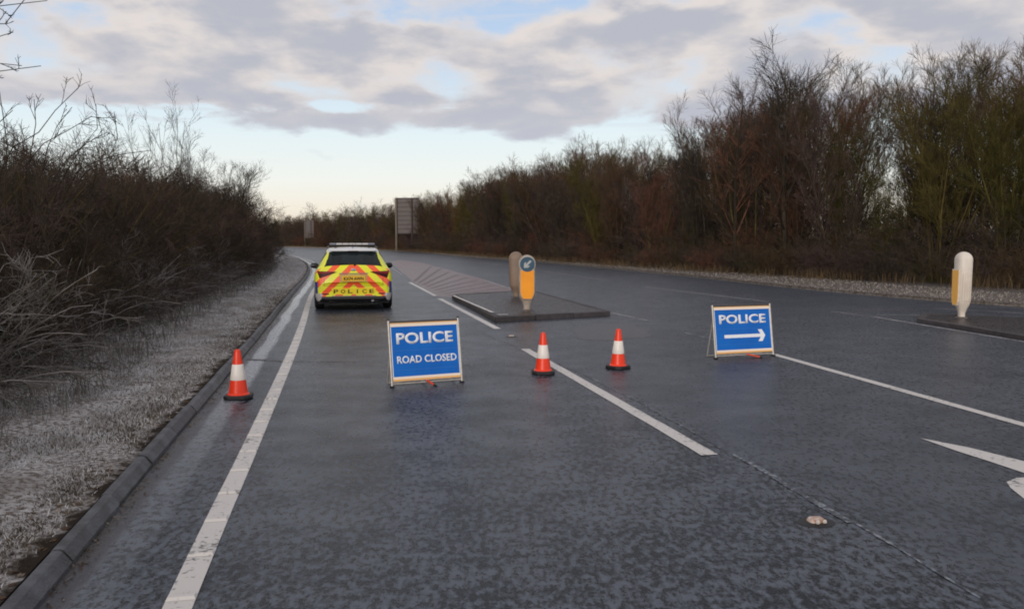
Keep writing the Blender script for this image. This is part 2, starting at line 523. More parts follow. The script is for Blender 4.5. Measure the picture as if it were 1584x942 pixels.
M_SHELL_TAN = material('tan bollard shell', (0.25, 0.175, 0.125), 0.55, noise=(4, 0.6, (0.14, 0.10, 0.08)))
M_SHELLW = material('white bollard shell', (0.76, 0.69, 0.61), 0.45, noise=(4, 0.5, (0.52, 0.44, 0.36)))
M_ARROWGREY = material('dirty white arrow', (0.40, 0.42, 0.42), 0.5)
M_AMBER = material('amber panel', (0.98, 0.36, 0.008), 0.4, noise=(2.5, .5, (0.75, 0.24, 0.005)))
M_BLUE = material('blue sign sheeting', (0.005, 0.150, 0.58), 0.5, spec=0.25, noise=(3, 0.5, (0.006, 0.085, 0.40)), bump=0.1, bump_scale=12)
M_GRIME = material('grimy base', (0.16, 0.135, 0.115), 0.7, noise=(9, .8, (0.07, 0.06, 0.055)))
M_AMBER2 = material('light amber panel', (1.0, 0.52, 0.10), 0.4)
M_DISC = material('blue disc', (0.025, 0.085, 0.15), 0.4, noise=(6, .6, (0.015, 0.05, 0.085)))
M_LETTER = material('white reflective letters', (0.86, 0.88, 0.92), 0.45)
M_CREAM = material('cream reflective strip', (0.93, 0.80, 0.66), 0.45)
M_AMBERTAPE = material('amber reflective edge', (0.85, 0.45, 0.14), 0.45)
M_STEEL = material('galvanised tube', (0.52, 0.50, 0.46), 0.42, metal=0.55, noise=(20, 0.6, (0.35, 0.31, 0.26)))
M_LEGORANGE = material('orange red leg', (0.62, 0.06, 0.02), 0.45)
M_FOLD = material('faint fold line', (0.05, 0.20, 0.58), 0.5)
M_CONE = material('orange cone plastic', (0.90, 0.045, 0.008), 0.38, noise=(7, 0.25, (0.6, 0.03, 0.008)))
M_SLEEVE = material('white cone sleeve', (0.86, 0.80, 0.74), 0.4, noise=(9, 0.4, (0.66, 0.61, 0.56)))
M_RUBBER = material('black rubber', (0.012, 0.012, 0.014), 0.6, bump=0.2, bump_scale=60)
M_IRON = material('cast iron', (0.010, 0.009, 0.010), 0.6)
M_SIGNBACK = material('weathered aluminium sign back', (0.125, 0.10, 0.095), 0.6, noise=(1.2, 0.5, (0.10, 0.09, 0.085)))
M_POST = material('sign post', (0.16, 0.135, 0.105), 0.6)
M_RAIL = material('sign rail', (0.06, 0.05, 0.05), 0.6)


def bark(name, c, c2, rand=0.3, rough=0.9):
    return material(name, c, rough, spec=0.15, noise=(2.5, 1.0, c2), rand=rand)


M_BARK = bark('dark bark', (0.060, 0.044, 0.033), (0.034, 0.026, 0.020))
M_OLIVE = bark('mossy olive bark', (0.125, 0.103, 0.030), (0.058, 0.046, 0.017))
M_RUST = bark('russet twigs', (0.155, 0.082, 0.047), (0.062, 0.038, 0.027))
M_TWIG = bark('grey brown twigs', (0.095, 0.070, 0.056), (0.045, 0.034, 0.028))
M_FROST = bark('frosted stems', (0.26, 0.24, 0.23), (0.09, 0.075, 0.064), 0.25)
M_HEDGE = bark('hedge twigs with rime', (0.098, 0.068, 0.048), (0.040, 0.029, 0.021))
M_STRAW = bark('dead brown grass', (0.17, 0.105, 0.06), (0.09, 0.06, 0.038), 0.3)
M_BLADE = bark('frosted grass blades', (0.66, 0.66, 0.68), (0.38, 0.36, 0.35), 0.0)
M_BLADE_R = bark('pale dead grass blades', (0.44, 0.40, 0.37), (0.26, 0.22, 0.19), 0.0)
M_BLADE_D = bark('green brown grass blades', (0.13, 0.11, 0.075), (0.08, 0.065, 0.05), 0.0)

# ------------------------------------------------------------------ the setting: curves measured on the ground
kerb_px = [(236, 722), (397, 528), (454, 456)]
kp = [(2.13, -14), ] + [tuple(gnd(120, 862)[:2])] + [tuple(gnd(*p)[:2]) for p in kerb_px]
d0 = Vector((-0.212, 1.0))
base = Vector(kp[1]); far_ = Vector(kp[-1])
dk = (Vector(kp[2]) - base).normalized() * 0.5 + (far_ - base).normalized() * 0.5; dk.normalize()
kp = [tuple(base - dk * q) for q in (22, 17, 12, 8, 5, 2.5)] + kp[1:]
last = far_
# the bend: heading swings left with distance
hd = math.atan2(dk.x, dk.y)
P = Vector(far_); steps = []
for k in range(60):
    Lk = 5.0
    turn = 0.0 if k < 2 else (0.0125 if k < 22 else 0.003)
    hd -= turn
    P = P + Vector((math.sin(hd), math.cos(hd))) * Lk
    steps.append((P.x, P.y))
KERB = Curve(kp + steps[1::2], 0.5)

edge_px = [(1584, 475), (1240, 447), (1042, 425.5), (840, 406.5), (700, 396)]
ep = [tuple(gnd(*p)[:2]) for p in edge_px]
right_pts = [(70, 2.0), (42, 6.5), (26, 11.5), (17, 16.2)] + ep


def t_right(tt):   # far right edge keeps a constant width from the left kerb
    return tuple(KERB.at(tt, 19.5)[0])


tl = [t for t in range(110, 330, 15)]
ext = [t_right(t) for t in tl]
ext = [e for e in ext if e[0] < ep[-1][0] - 2]
REDGE = Curve(right_pts + ext, 0.7, t0_y=20)

# ground, road
ground = link('ground', mesh_np('ground', [(-1500, -1500, -0.03), (1500, -1500, -0.03), (1500, 1500, -0.03), (-1500, 1500, -0.03)], [[0, 1, 2, 3]], M_GROUND))
tag(ground, kind='structure')


def sheet(name, curve, ds, ts, zf, mats, parent=None, uv=True):
    ts = np.asarray(ts, float); V = []; U = []
    for d in ds:
        p = curve.at(ts, d)
        z = zf(d, ts) if callable(zf) else np.full(len(ts), zf)
        V.append(np.column_stack([p, z])); U.append(np.column_stack([np.full(len(ts), abs(d)), ts]))
    V = np.concatenate(V); U = np.concatenate(U); n = len(ts); nd = len(ds)
    i, j = np.meshgrid(np.arange(nd - 1), np.arange(n - 1), indexing='ij')
    a = (i * n + j).ravel()
    F = np.stack([a, a + n, a + n + 1, a + 1], -1)
    if ds[1] < ds[0]: F = F[:, ::-1]
    return link(name, mesh_np(name, V, F, mats, uv=U if uv else None), parent)


road_t = np.concatenate([np.arange(-20, 60, 1.0), np.arange(60, 300, 3.0)])
road = sheet('road', KERB, [0, .1, .2, .3, .4, .5, .6, .75, 1, 1.5, 2, 3, 5, 8, 12, 16, 21, 24.5], road_t, 0.0, M_ASPHALT)
tag(road, kind='structure')
# mouth of the side road on the right
side = MB()
sp_ = KERB.at([-20, -10, 0, 10, 20], 24.4)
poly = [tuple(p) for p in sp_] + [(30, 27), (75, 18), (75, -25), (10, -25)]
tr = tessellate_polygon([[Vector((x, y, 0)) for x, y in poly]])
side_o = link('side_road', mesh_np('side_road', [(x, y, -0.004) for x, y in poly], [list(t)[::-1] for t in tr], M_ASPHALT, uv=[(30, y) for x, y in poly]))
tag(side_o, kind='structure')

# left verge: raised turf, slightly uneven
KERB_W, KERB_H = 0.10, 0.085


def vz(d, ts):
    a = abs(d)
    h = KERB_H - 0.012 + 0.05 * min(1, max(0, (a - 0.2) / 2)) + 0.25 * min(1, max(0, (a - 3) / 6))
    return h + (0.018 * np.sin(ts * 2.1 + a * 5) + 0.014 * np.sin(ts * 0.83 - a * 3.1)) * min(1, max(0, a - 0.2) / .5)


vt = np.concatenate([np.arange(-20, 45, 0.33), np.arange(45, 290, 3.0)])
verge = sheet('verge', KERB, [-KERB_W, -.2, -.35, -.5, -.7, -.95, -1.2, -1.5, -1.8, -2.2, -2.6, -3.1, -3.7, -4.5, -6, -9, -20, -60], vt, vz, M_VERGE_L)
tag(verge, kind='structure')

# right verge: polygon from the road edge outwards
rp = [tuple(p) for p in REDGE.p]
rpoly = rp + [(rp[-1][0] - 60, rp[-1][1] + 120), (400, 420), (400, -20), (75, -10)]
tr = tessellate_polygon([[Vector((x, y, 0)) for x, y in rpoly]])
nn = len(rp)
V = [(x, y, 0.07) for x, y in rpoly] + [(x, y, -0.02) for x, y in rp]
F3 = []
for a, b_, c in tr:
    cr = (rpoly[b_][0] - rpoly[a][0]) * (rpoly[c][1] - rpoly[a][1]) - (rpoly[b_][1] - rpoly[a][1]) * (rpoly[c][0] - rpoly[a][0])
    F3.append((a, b_, c) if cr > 0 else (a, c, b_))
N0 = len(rpoly)
for k in range(nn - 1):
    F3 += [(k, N0 + k, N0 + k + 1), (k, N0 + k + 1, k + 1)]
verge_r = link('far_verge', mesh_np('far_verge', V, F3, M_VERGE_R))
tag(verge_r, kind='structure')

# kerb of separate stones
kerb = empty('kerb'); tag(kerb, kind='structure')
STONE = 0.915


def kerb_profile():   # (offset to the left, z) half-battered section
    return [(0.0, -0.03), (0.0, 0.025), (-0.032, 0.066), (-0.042, KERB_H - 0.006), (-0.055, KERB_H), (-KERB_W + 0.01, KERB_H), (-KERB_W, KERB_H - 0.01), (-KERB_W, -0.03)]


def stone_mesh(t0, t1, jit, prof=kerb_profile(), curve=KERB):
    dd, dz = jit
    ts = np.array([t0, (t0 + t1) / 2, t1]); V = []
    for t in ts:
        for d, z in prof:
            p = curve.at(t, d + dd)[0]; V.append((p[0], p[1], z + (dz if z > 0 else 0)))
    n = len(prof); F = []
    for s in range(2):
        for k in range(n):
            F.append((s * n + k, s * n + (k + 1) % n, (s + 1) * n + (k + 1) % n, (s + 1) * n + k))
    F += [tuple(range(n))[::-1], tuple(range(2 * n, 3 * n))]
    return V, F


# joints fall where the photograph shows them: 3.94 m ahead and every stone after
t = -6.2; nst = 0; rest = MB()
while t < 150:
    gap = 0.009
    V, F = stone_mesh(t + gap, t + STONE - gap, (random.uniform(-.007, .007), random.uniform(-.006, .005)))
    if t < 62:
        mb = MB(); mb.add(V, F); o = mb.build('kerb_stone', M_KERB, kerb)
    else:
        rest.add(V, F)
    t += STONE; nst += 1
o = rest.build('distant_kerb_stones', M_KERB, kerb); tag(o, kind='stuff')


# ------------------------------------------------------------------ markings
def strip_between(name, A, B, wa, wb, z, mat, parent=road, n=None, ragged=0.0):
    """flat painted strip from A to B (ground points), widths at both ends, given a raised edge of a few mm"""
    A, B = Vector(A[:2]), Vector(B[:2]); d = (B - A); Ln = d.length; d.normalize(); nrm = Vector((d.y, -d.x))
    n = n or max(1, int(Ln / 0.25)); V = []; F = []
    for k in range(n + 1):
        f = k / n; w = wa + (wb - wa) * f
        c = A + (B - A) * f
        l = c - nrm * (w / 2 + random.uniform(-1, 1) * ragged); r = c + nrm * (w / 2 + random.uniform(-1, 1) * ragged)
        V += [(l.x, l.y, z), (r.x, r.y, z)]
        if k: q = 2 * k; F.append((q - 2, q - 1, q + 1, q))
    return link(name, mesh_np(name, V, F, mat), parent)


def curve_strip(name, curve, d0, d1, t0, t1, z, mat, parent=road, step=0.5, jag=0.0):
    ts = np.arange(t0, t1 + step, step)
    a = curve.at(ts, d0); b = curve.at(ts, d1)
    if jag:
        a += RNG.normal(0, jag, a.shape); b += RNG.normal(0, jag, b.shape)
    V = []; F = []
    for k in range(len(ts)):
        V += [(a[k][0], a[k][1], z), (b[k][0], b[k][1], z)]
        if k: q = 2 * k; F.append((q - 2, q - 1, q + 1, q))
    return link(name, mesh_np(name, V, F, mat), parent)


# ribbed edge line: its own curve through measured points
el_px = [(279, 930), (384, 699), (450, 549), (468, 501), (482, 456)]
eg = [Vector(gnd(*p)[:2]) for p in el_px]


def kdist(p):   # distance right of kerb
    q = KERB.p; i = np.argmin(np.hypot(q[:, 0] - p.x, q[:, 1] - p.y)); t_ = KERB.t[i]
    best = min(((np.hypot(*(KERB.at(t_ + s, 0)[0] - np.array(p))), t_ + s) for s in np.arange(-1, 1, 0.05)))
    return best


dd = [kdist(p)[0] for p in eg]
print('edge line offsets', [round(v, 2) for v in dd])
EDGE_D = float(np.mean(dd))
line_pts = [tuple(KERB.at(tt, EDGE_D)[0]) for tt in (-15, -8)] + [tuple(p) for p in eg] + [tuple(KERB.at(tt, EDGE_D)[0]) for tt in (36, 48, 60, 72, 90, 110, 130)]
ELINE = Curve(line_pts, 0.5)
edge_line = curve_strip('edge_line', ELINE, -0.064, 0.064, -14, 125, 0.004, M_PAINT)
tt = -6.0; rest = MB(); k = 0
rib_t0 = float(ELINE.t[np.argmin(abs(ELINE.p[:, 1] - gnd(279, 929.7).y))])
tt = rib_t0 - 8 * 0.53
while tt < 60:
    pts = []
    for (s, dl) in ((0, -.065), (0, .065), (.055, .065), (.055, -.065)):
        p = ELINE.at(tt + s, dl)[0]; pts.append(p)
    inn = [ELINE.at(tt + s, dl)[0] for (s, dl) in ((.012, -.057), (.012, .057), (.043, .057), (.043, -.057))]
    V = [(p[0], p[1], 0.005) for p in pts] + [(p[0], p[1], 0.018) for p in inn]
    F = [(0, 1, 5, 4), (1, 2, 6, 5), (2, 3, 7, 6), (3, 0, 4, 7), (4, 5, 6, 7)]
    if k < 44:
        MB().add(V, F).build('rib', M_PAINT, edge_line)
    else: rest.add(V, F)
    tt += 0.53; k += 1
if rest.v: tag(rest.build('distant_ribs', M_PAINT, edge_line), kind='stuff')

lane_lines = [
    ((812, 540), (1098, 704), .13, .13, M_PAINT), ((680, 462), (770, 509), .13, .13, M_PAINT), ((634, 437), (674, 458), .13, .13, M_PAINT),
    ((602, 412), (622, 425), .12, .12, M_PAINT_WORN),
    ((642, 408), (673, 417), .10, .10, M_PAINT_WORN), ((685, 418), (728, 429), .10, .10, M_PAINT_WORN), ((748, 433.5), (791, 447), .10, .10, M_PAINT_WORN),
    ((1196, 548), (1700, 690), .12, .12, M_PAINT), ((997, 444), (1190, 467), .10, .10, M_PAINT_WORN), ((838, 419), (945, 435), .10, .10, M_PAINT_WORN),
    ((740, 405), (805, 414), .10, .10, M_PAINT_WORN),
    ((945, 484), (1002, 496), .09, .07, M_PAINT_WORN), ((1060, 515), (1106, 526), .08, .08, M_FROSTSEAM),
    ((1286, 482), (1350, 490), .07, .08, M_PAINT_WORN), ((1350, 490), (1640, 538), .10, .10, M_PAINT_WORN),
    ((1356, 487), (1460, 488.5), .10, .10, M_PAINT_WORN), ((1500, 489), (1640, 497), .12, .12, M_PAINT),
    ((1444, 477), (1640, 488), .09, .09, M_PAINT_WORN), ((1500, 473.5), (1640, 480), .08, .08, M_PAINT_WORN),
    ((1320, 480), (1420, 480), .10, .08, M_PAINT_FAINT),
]
for a, b_, wa, wb, mt in lane_lines:
    strip_between('lane_line', gnd(*a), gnd(*b_), wa, wb, 0.0045, mt, ragged=0.004)
# dashed lines receding round the bend
for (dlat, t0, t1, on, off) in ((3.65, 46, 130, 4, 5), (12.3, 60, 150, 4, 5), (19.2, 50, 160, 300, 1)):
    tt = t0
    while tt < t1:
        curve_strip('lane_line', KERB, dlat - .05, dlat + .05, tt, min(tt + on, t1), 0.0045, M_PAINT_WORN, step=1.0); tt += on + off

# frosted longitudinal joint beside the centre line
seam_a = [(745, 515), (905, 580), (1000, 628), (1110, 690), (1160, 716), (1255, 772), (1320, 808), (1380, 842), (1515, 925)]
for k, (a, b_) in enumerate(zip(seam_a[:-1], seam_a[1:])):
    wdt = [.015, .02, .02, .035, .04, .05, .045, .02][k]
    strip_between('joint_seam', gnd(*a), gnd(*b_), wdt, wdt * 0.8, 0.0035, M_FROSTSEAM, ragged=wdt * 0.4)
# tarred trench across the near lane edge
strip_between('trench_patch', gnd(384, 556), gnd(440, 559), .11, .06, 0.0036, M_DARKTAR, ragged=.02)
strip_between('trench_patch', gnd(440, 559), gnd(560, 560), .04, .015, 0.0036, M_DARKTAR, ragged=.01)


def flat_poly(name, pts, z, mat, parent=road):
    tr = tessellate_polygon([[Vector((p[0], p[1], 0)) for p in pts]]); F = []
    for a, b_, c in tr:
        cr = (pts[b_][0] - pts[a][0]) * (pts[c][1] - pts[a][1]) - (pts[b_][1] - pts[a][1]) * (pts[c][0] - pts[a][0])
        F.append((a, b_, c) if cr > 0 else (a, c, b_))
    return link(name, mesh_np(name, [(p[0], p[1], z) for p in pts], F, mat), parent)


flat_poly('turn_arrow', [gnd(1423, 678), gnd(1500, 693), gnd(1584, 714), gnd(1720, 748), gnd(1720, 790), gnd(1640, 757), gnd(1584, 732), gnd(1530, 714), gnd(1480, 698)], 0.0047, M_PAINT)
flat_poly('turn_arrow', [gnd(1557, 746), gnd(1572, 740), gnd(1600, 738), gnd(1720, 800), gnd(1720, 850), gnd(1640, 805), gnd(1584, 772), gnd(1563, 755)], 0.0047, M_PAINT)
# red surfacing inside the ghost island, with worn hatch bars
flat_poly('red_surfacing', [gnd(602, 405), gnd(618, 402), gnd(650, 406), gnd(700, 419), gnd(745, 431), gnd(792, 446), gnd(788, 453), gnd(700, 460), gnd(680, 459), gnd(640, 437)], 0.003, M_RED)
for k in range(9):
    f = k / 8
    A = gnd(640 + 46 * f, 437 + 21 * f); B = gnd(668 + 118 * f, 411 + 34 * f)
    A = A.lerp(B, 0.04); B = A.lerp(B, 0.96)
    strip_between('hatch_bar', A, B, .16, .16, 0.0042, M_PAINT_FAINT, ragged=.01)
# darker patched tarmac near the third cone
pp = []
for k in range(26):
    a = 2 * math.pi * k / 26; r = 1 + random.uniform(-.16, .16)
    pp.append(gnd(945 + 62 * math.cos(a) * r, 513 + 13 * math.sin(a) * r))
M_PATCH = material('dark repair patch', (0.030, 0.029, 0.034), 0.42, noise=(14, 0.8, (0.055, 0.05, 0.06)), bump=0.5, bump_scale=60)
flat_poly('repair_patch', pp, 0.003, M_PATCH)


# ------------------------------------------------------------------ traffic islands
def island(name, pts, h, top_mat, label, white_edges=()):
    root = empty(name, (pts[0][0], pts[0][1], 0)); tag(root, label, 'traffic island')
    O = Vector((pts[0][0], pts[0][1])); n = len(pts)
    P2 = [Vector((p[0], p[1])) - O for p in pts]
    cen = sum(P2, Vector((0, 0))) / n
    W = 0.14
    inner = []
    for k in range(n):
        a, b_, c = P2[k - 1], P2[k], P2[(k + 1) % n]
        e1 = (b_ - a).normalized(); e2 = (c - b_).normalized()
        n1 = Vector((-e1.y, e1.x)); n2 = Vector((-e2.y, e2.x))
        if n1.dot(cen - b_) < 0: n1 = -n1
        if n2.dot(cen - b_) < 0: n2 = -n2
        m_ = (n1 + n2).normalized(); inner.append(b_ + m_ * (W / max(0.35, m_.dot(n1))))
    # paved top in slabs of tarmac
    mb = MB(); mb.prism([tuple(q) for q in inner], 0.0, h - 0.006); mb.build('paving', top_mat, root)
    for k in range(n):
        a, b_ = P2[k], P2[(k + 1) % n]; ia, ib = inner[k], inner[(k + 1) % n]
        Ln = (b_ - a).length; m = max(1, round(Ln / 0.9))
        for j in range(m):
            f0, f1 = j / m, (j + 1) / m
            g = 0.004 / Ln if m > 1 else 0
            q = [a.lerp(b_, f0 + g), a.lerp(b_, f1 - g), ia.lerp(ib, f1 - g), ia.lerp(ib, f0 + g)]
            dz = random.uniform(-.008, .006)
            s = MB(); s.prism([tuple(v) for v in q], 0.0, h + dz)
            s.build('kerb_stone', M_DARKKERB, root, bevel=0.012)
    return root, P2, inner


ISL_H = 0.11
ipx = [(766, 499), (944, 489), (829, 456), (786, 456), (699, 462)]
isl, iP, iI = island('traffic_island', [gnd(*p) for p in ipx], ISL_H, M_DARKTAR, 'dark kerbed traffic island in mid road carrying two keep left bollards')
# frosted white line along the left kerb of the island
a, b_ = Vector(gnd(701, 457.5, ISL_H)[:2]), Vector(gnd(762, 484, ISL_H)[:2])
o_ = strip_between('painted_edge', a, b_, .08, .08, ISL_H + 0.012, M_PAINT, parent=None, ragged=.004)
o_.parent = isl; o_.matrix_parent_inverse = Matrix.Translation((-isl.location.x, -isl.location.y, 0))
a, b_ = Vector(gnd(769, 487.5, ISL_H)[:2]), Vector(gnd(786, 487, ISL_H)[:2])
o_ = strip_between('painted_edge', a, b_, .10, .10, ISL_H + 0.012, M_PAINT, parent=None, ragged=.004)
o_.parent = isl; o_.matrix_parent_inverse = Matrix.Translation((-isl.location.x, -isl.location.y, 0))

i2px = [(1360, 491), (1418, 499), (1584, 527), (1800, 563), (1800, 510), (1584, 497), (1425, 490.5)]
isl2, _, _ = island('traffic_island', [gnd(*p) for p in i2px[1:]], 0.085, M_DARKTAR, 'long low dark traffic island at the right edge under the white bollard')


# ------------------------------------------------------------------ keep left bollards
def bollard(loc, rz, H, shell, face, label, white_side=False, R=0.185):
    root = empty('bollard', loc, rz); tag(root, label, 'bollard', 'traffic bollards on the islands')
    q_ = R / 0.190; zt = H - R
    MB().lathe([(0.135 * q_, 0.0), (0.135 * q_, 0.016), (0.075, 0.028), (0.06, 0.032)], 28, sq=2.4).build('base_plate', M_GRIME, root, smooth=True)
    prof = [(0.075 * q_, 0.02), (0.075 * q_, 0.10), (0.10 * q_, 0.17), (0.152 * q_, 0.26), (0.176 * q_, 0.34), (0.184 * q_, 0.60), (R, zt)]
    prof += [(R * math.cos(a), zt + R * math.sin(a)) for a in [math.radians(q) for q in (12, 25, 38, 50, 62, 74, 84, 89)]]
    MB().lathe(prof, 40, sq=2.9, sx=1.0, sy=0.92).build('shell', shell, root, smooth=True)
    yf = -0.885 * R
    if face:
        # amber panel: recessed tray shape, tapering to the foot
        w = 0.146 * q_
        pl = [(-w, .86 if not white_side else .94), (w, .86 if not white_side else .94), (w, .42), (w * .9, .34), (w * .62, .265), (-w * .62, .265), (-w * .9, .34), (-w, .42)]
        fr = [(x * 1.10, (z - .56) * 1.05 + .56) for x, z in pl]
        mt = Matrix(((1, 0, 0, 0), (0, 0, -1, yf + 0.02), (0, 1, 0, 0), (0, 0, 0, 1)))
        MB().prism(fr, 0.0, 0.026, mat=mt).build('panel_frame', shell, root, bevel=0.004)
        MB().prism(pl, 0.02, 0.031, mat=mt).build('amber_panel', M_AMBER if not white_side else M_AMBER2, root, bevel=0.004)
        if white_side: face = False
    if face:
        # round keep left sign
        zc = zt - 0.012
        c = [(0.158 * math.cos(2 * math.pi * k / 40), zc + 0.158 * math.sin(2 * math.pi * k / 40)) for k in range(40)]
        r2 = [(0.168 * math.cos(2 * math.pi * k / 40), zc + 0.168 * math.sin(2 * math.pi * k / 40)) for k in range(40)]
        MB().prism(r2, 0.0, 0.030, mat=mt).build('disc_rim', M_STEEL, root, smooth=False)
        d = MB().prism(c, 0.028, 0.034, mat=mt).build('sign_disc', M_DISC, root)
        # white arrow pointing down and left
        ar = [(-.022, .105), (.022, .105), (.022, -.02), (.062, .018), (.062, -.038), (0, -.105), (-.062, -.038), (-.062, .018), (-.022, -.02)]
        ca, sa = math.cos(math.radians(-45)), math.sin(math.radians(-45))
        ar = [(x * ca - y * sa, x * sa + y * ca) for x, y in ar]
        ar = [(x, y + zc) for x, y in ar]
        MB().prism(ar, 0.035, 0.038, mat=mt).build('arrow', M_ARROWGREY, d)
    if white_side:
        for sx in (-1, 1):
            for q in range(4):
                yy = -0.07 + q * 0.047
                MB().box(min(sx * 0.14, sx * 0.163), max(sx * 0.14, sx * 0.163), yy - .008, yy + .008, 0.34, 0.90).build('side_rib', shell, root, bevel=0.004)
    return root


b1 = gnd(815, 480, ISL_H); b2 = gnd(798, 459, ISL_H)
bollard((b1.x, b1.y, ISL_H - .006), math.radians(2), 1.19, M_SHELL, True, 'keep left bollard with blue arrow disc above an amber panel, nearest on mid road island')
bollard((b2.x, b2.y, ISL_H - .006), math.radians(176), 1.20, M_SHELL_TAN, False, 'tan backed bollard standing behind the blue disc one on mid road island')
b3 = gnd(1487, 492, 0.08)
bollard((b3.x, b3.y, 0.079), math.radians(-92), 1.30, M_SHELLW, True, 'white bollard with orange face turned left on the right hand island', True, R=0.158)


# ------------------------------------------------------------------ road studs
def road_stud(p, s, label):
    root = empty('road_stud', (p[0], p[1], 0.0), math.radians(15)); tag(root, label, 'cats eye', 'cats eyes set in the road')
    MB().lathe([(0.112 * s, 0.0), (0.108 * s, 0.004), (0.086 * s, 0.006), (0.07 * s, 0.010)], 24, sx=1.0, sy=0.8).build('housing', M_IRON, root, smooth=True)
    MB().lathe([(0.050 * s, 0.009), (0.050 * s, 0.016), (0.040 * s, 0.028), (0.018 * s, 0.031)], 20, sx=1.0, sy=.8, sq=3).build('rubber_pad', M_STUD, root, smooth=True)
    for sx in (-1, 1):
        MB().lathe([(0.011, 0.0), (0.013, 0.006), (0.008, 0.014), (0.001, 0.016)], 12, mat=Matrix.Translation((sx * 0.022 * s, -0.045 * s, 0.02)) @ Matrix.Rotation(math.pi / 2, 4, 'X')).build('glass_eye', M_GLASS_EYE, root, smooth=True)
    return root


M_STUD = material('pale worn stud', (0.62, 0.52, 0.46), 0.5, noise=(30, 0.95, (0.28, 0.10, 0.04)))
M_GLASS_EYE = material('glass bead', (0.55, 0.5, 0.45), 0.1)
road_stud(gnd(1262, 808), 1.0, 'large cats eye in the foreground on the right, pale pad in dark housing')
road_stud(gnd(791, 521), 0.9, 'small distant cats eye on the road between sign and island')


# ------------------------------------------------------------------ cones
def cone_mesh():
    root = empty('traffic_cone'); tag(root, 'x', 'traffic cone', 'orange and white traffic cones across the road')
    # base plate, octagonal cut corners
    c = 0.05; w = 0.135
    base_p = [(-w, -w + c), (-w + c, -w), (w - c, -w), (w, -w + c), (w, w - c), (w - c, w), (-w + c, w), (-w, w - c)]
    MB().prism(base_p, 0.004, 0.045).build('base', M_RUBBER, root, bevel=0.01)
    for sx in (-1, 1):
        for sy in (-1, 1):
            MB().box(sx * .09 - .02, sx * .09 + .02, sy * .09 - .02, sy * .09 + .02, 0.0, 0.006).build('foot', M_RUBBER, root)

    def rad(z): return 0.098 - (z - 0.04) * (0.098 - 0.030) / 0.45
    MB().lathe([(0.112, 0.043), (0.108, 0.052), (rad(.06), 0.062)] + [(rad(z), z) for z in (.12, .2, .3, .4, .48)] + [(0.024, 0.497), (0.017, 0.5), (0.012, .485), (0.010, .46)], 32).build('body', M_CONE, root, smooth=True)
    MB().lathe([(rad(.195) + .001, .193), (rad(.2) + .0035, .198)] + [(rad(z) + .0035, z) for z in (.25, .3, .345)] + [(rad(.36) + .001, .352)], 32, cap=False).build('sleeve', M_SLEEVE, root, smooth=True)
    return root


cone0 = cone_mesh()
cones = [((369, 616), 8, 'orange and white cone standing alone beside the left kerb'),
         ((840, 578), 3, 'orange and white cone standing on the white centre line'),
         ((956, 570), 40, 'orange and white cone standing right of the centre line on bare tarmac')]
for k, (p, r, lab) in enumerate(cones):
    o = cone0 if k == 0 else copy_tree(cone0)
    g = gnd(*p); o.location = (g.x, g.y, 0.0); o.rotation_euler.z = math.radians(r); o['label'] = lab
    if k: o.rotation_euler.x = math.radians(0.4)


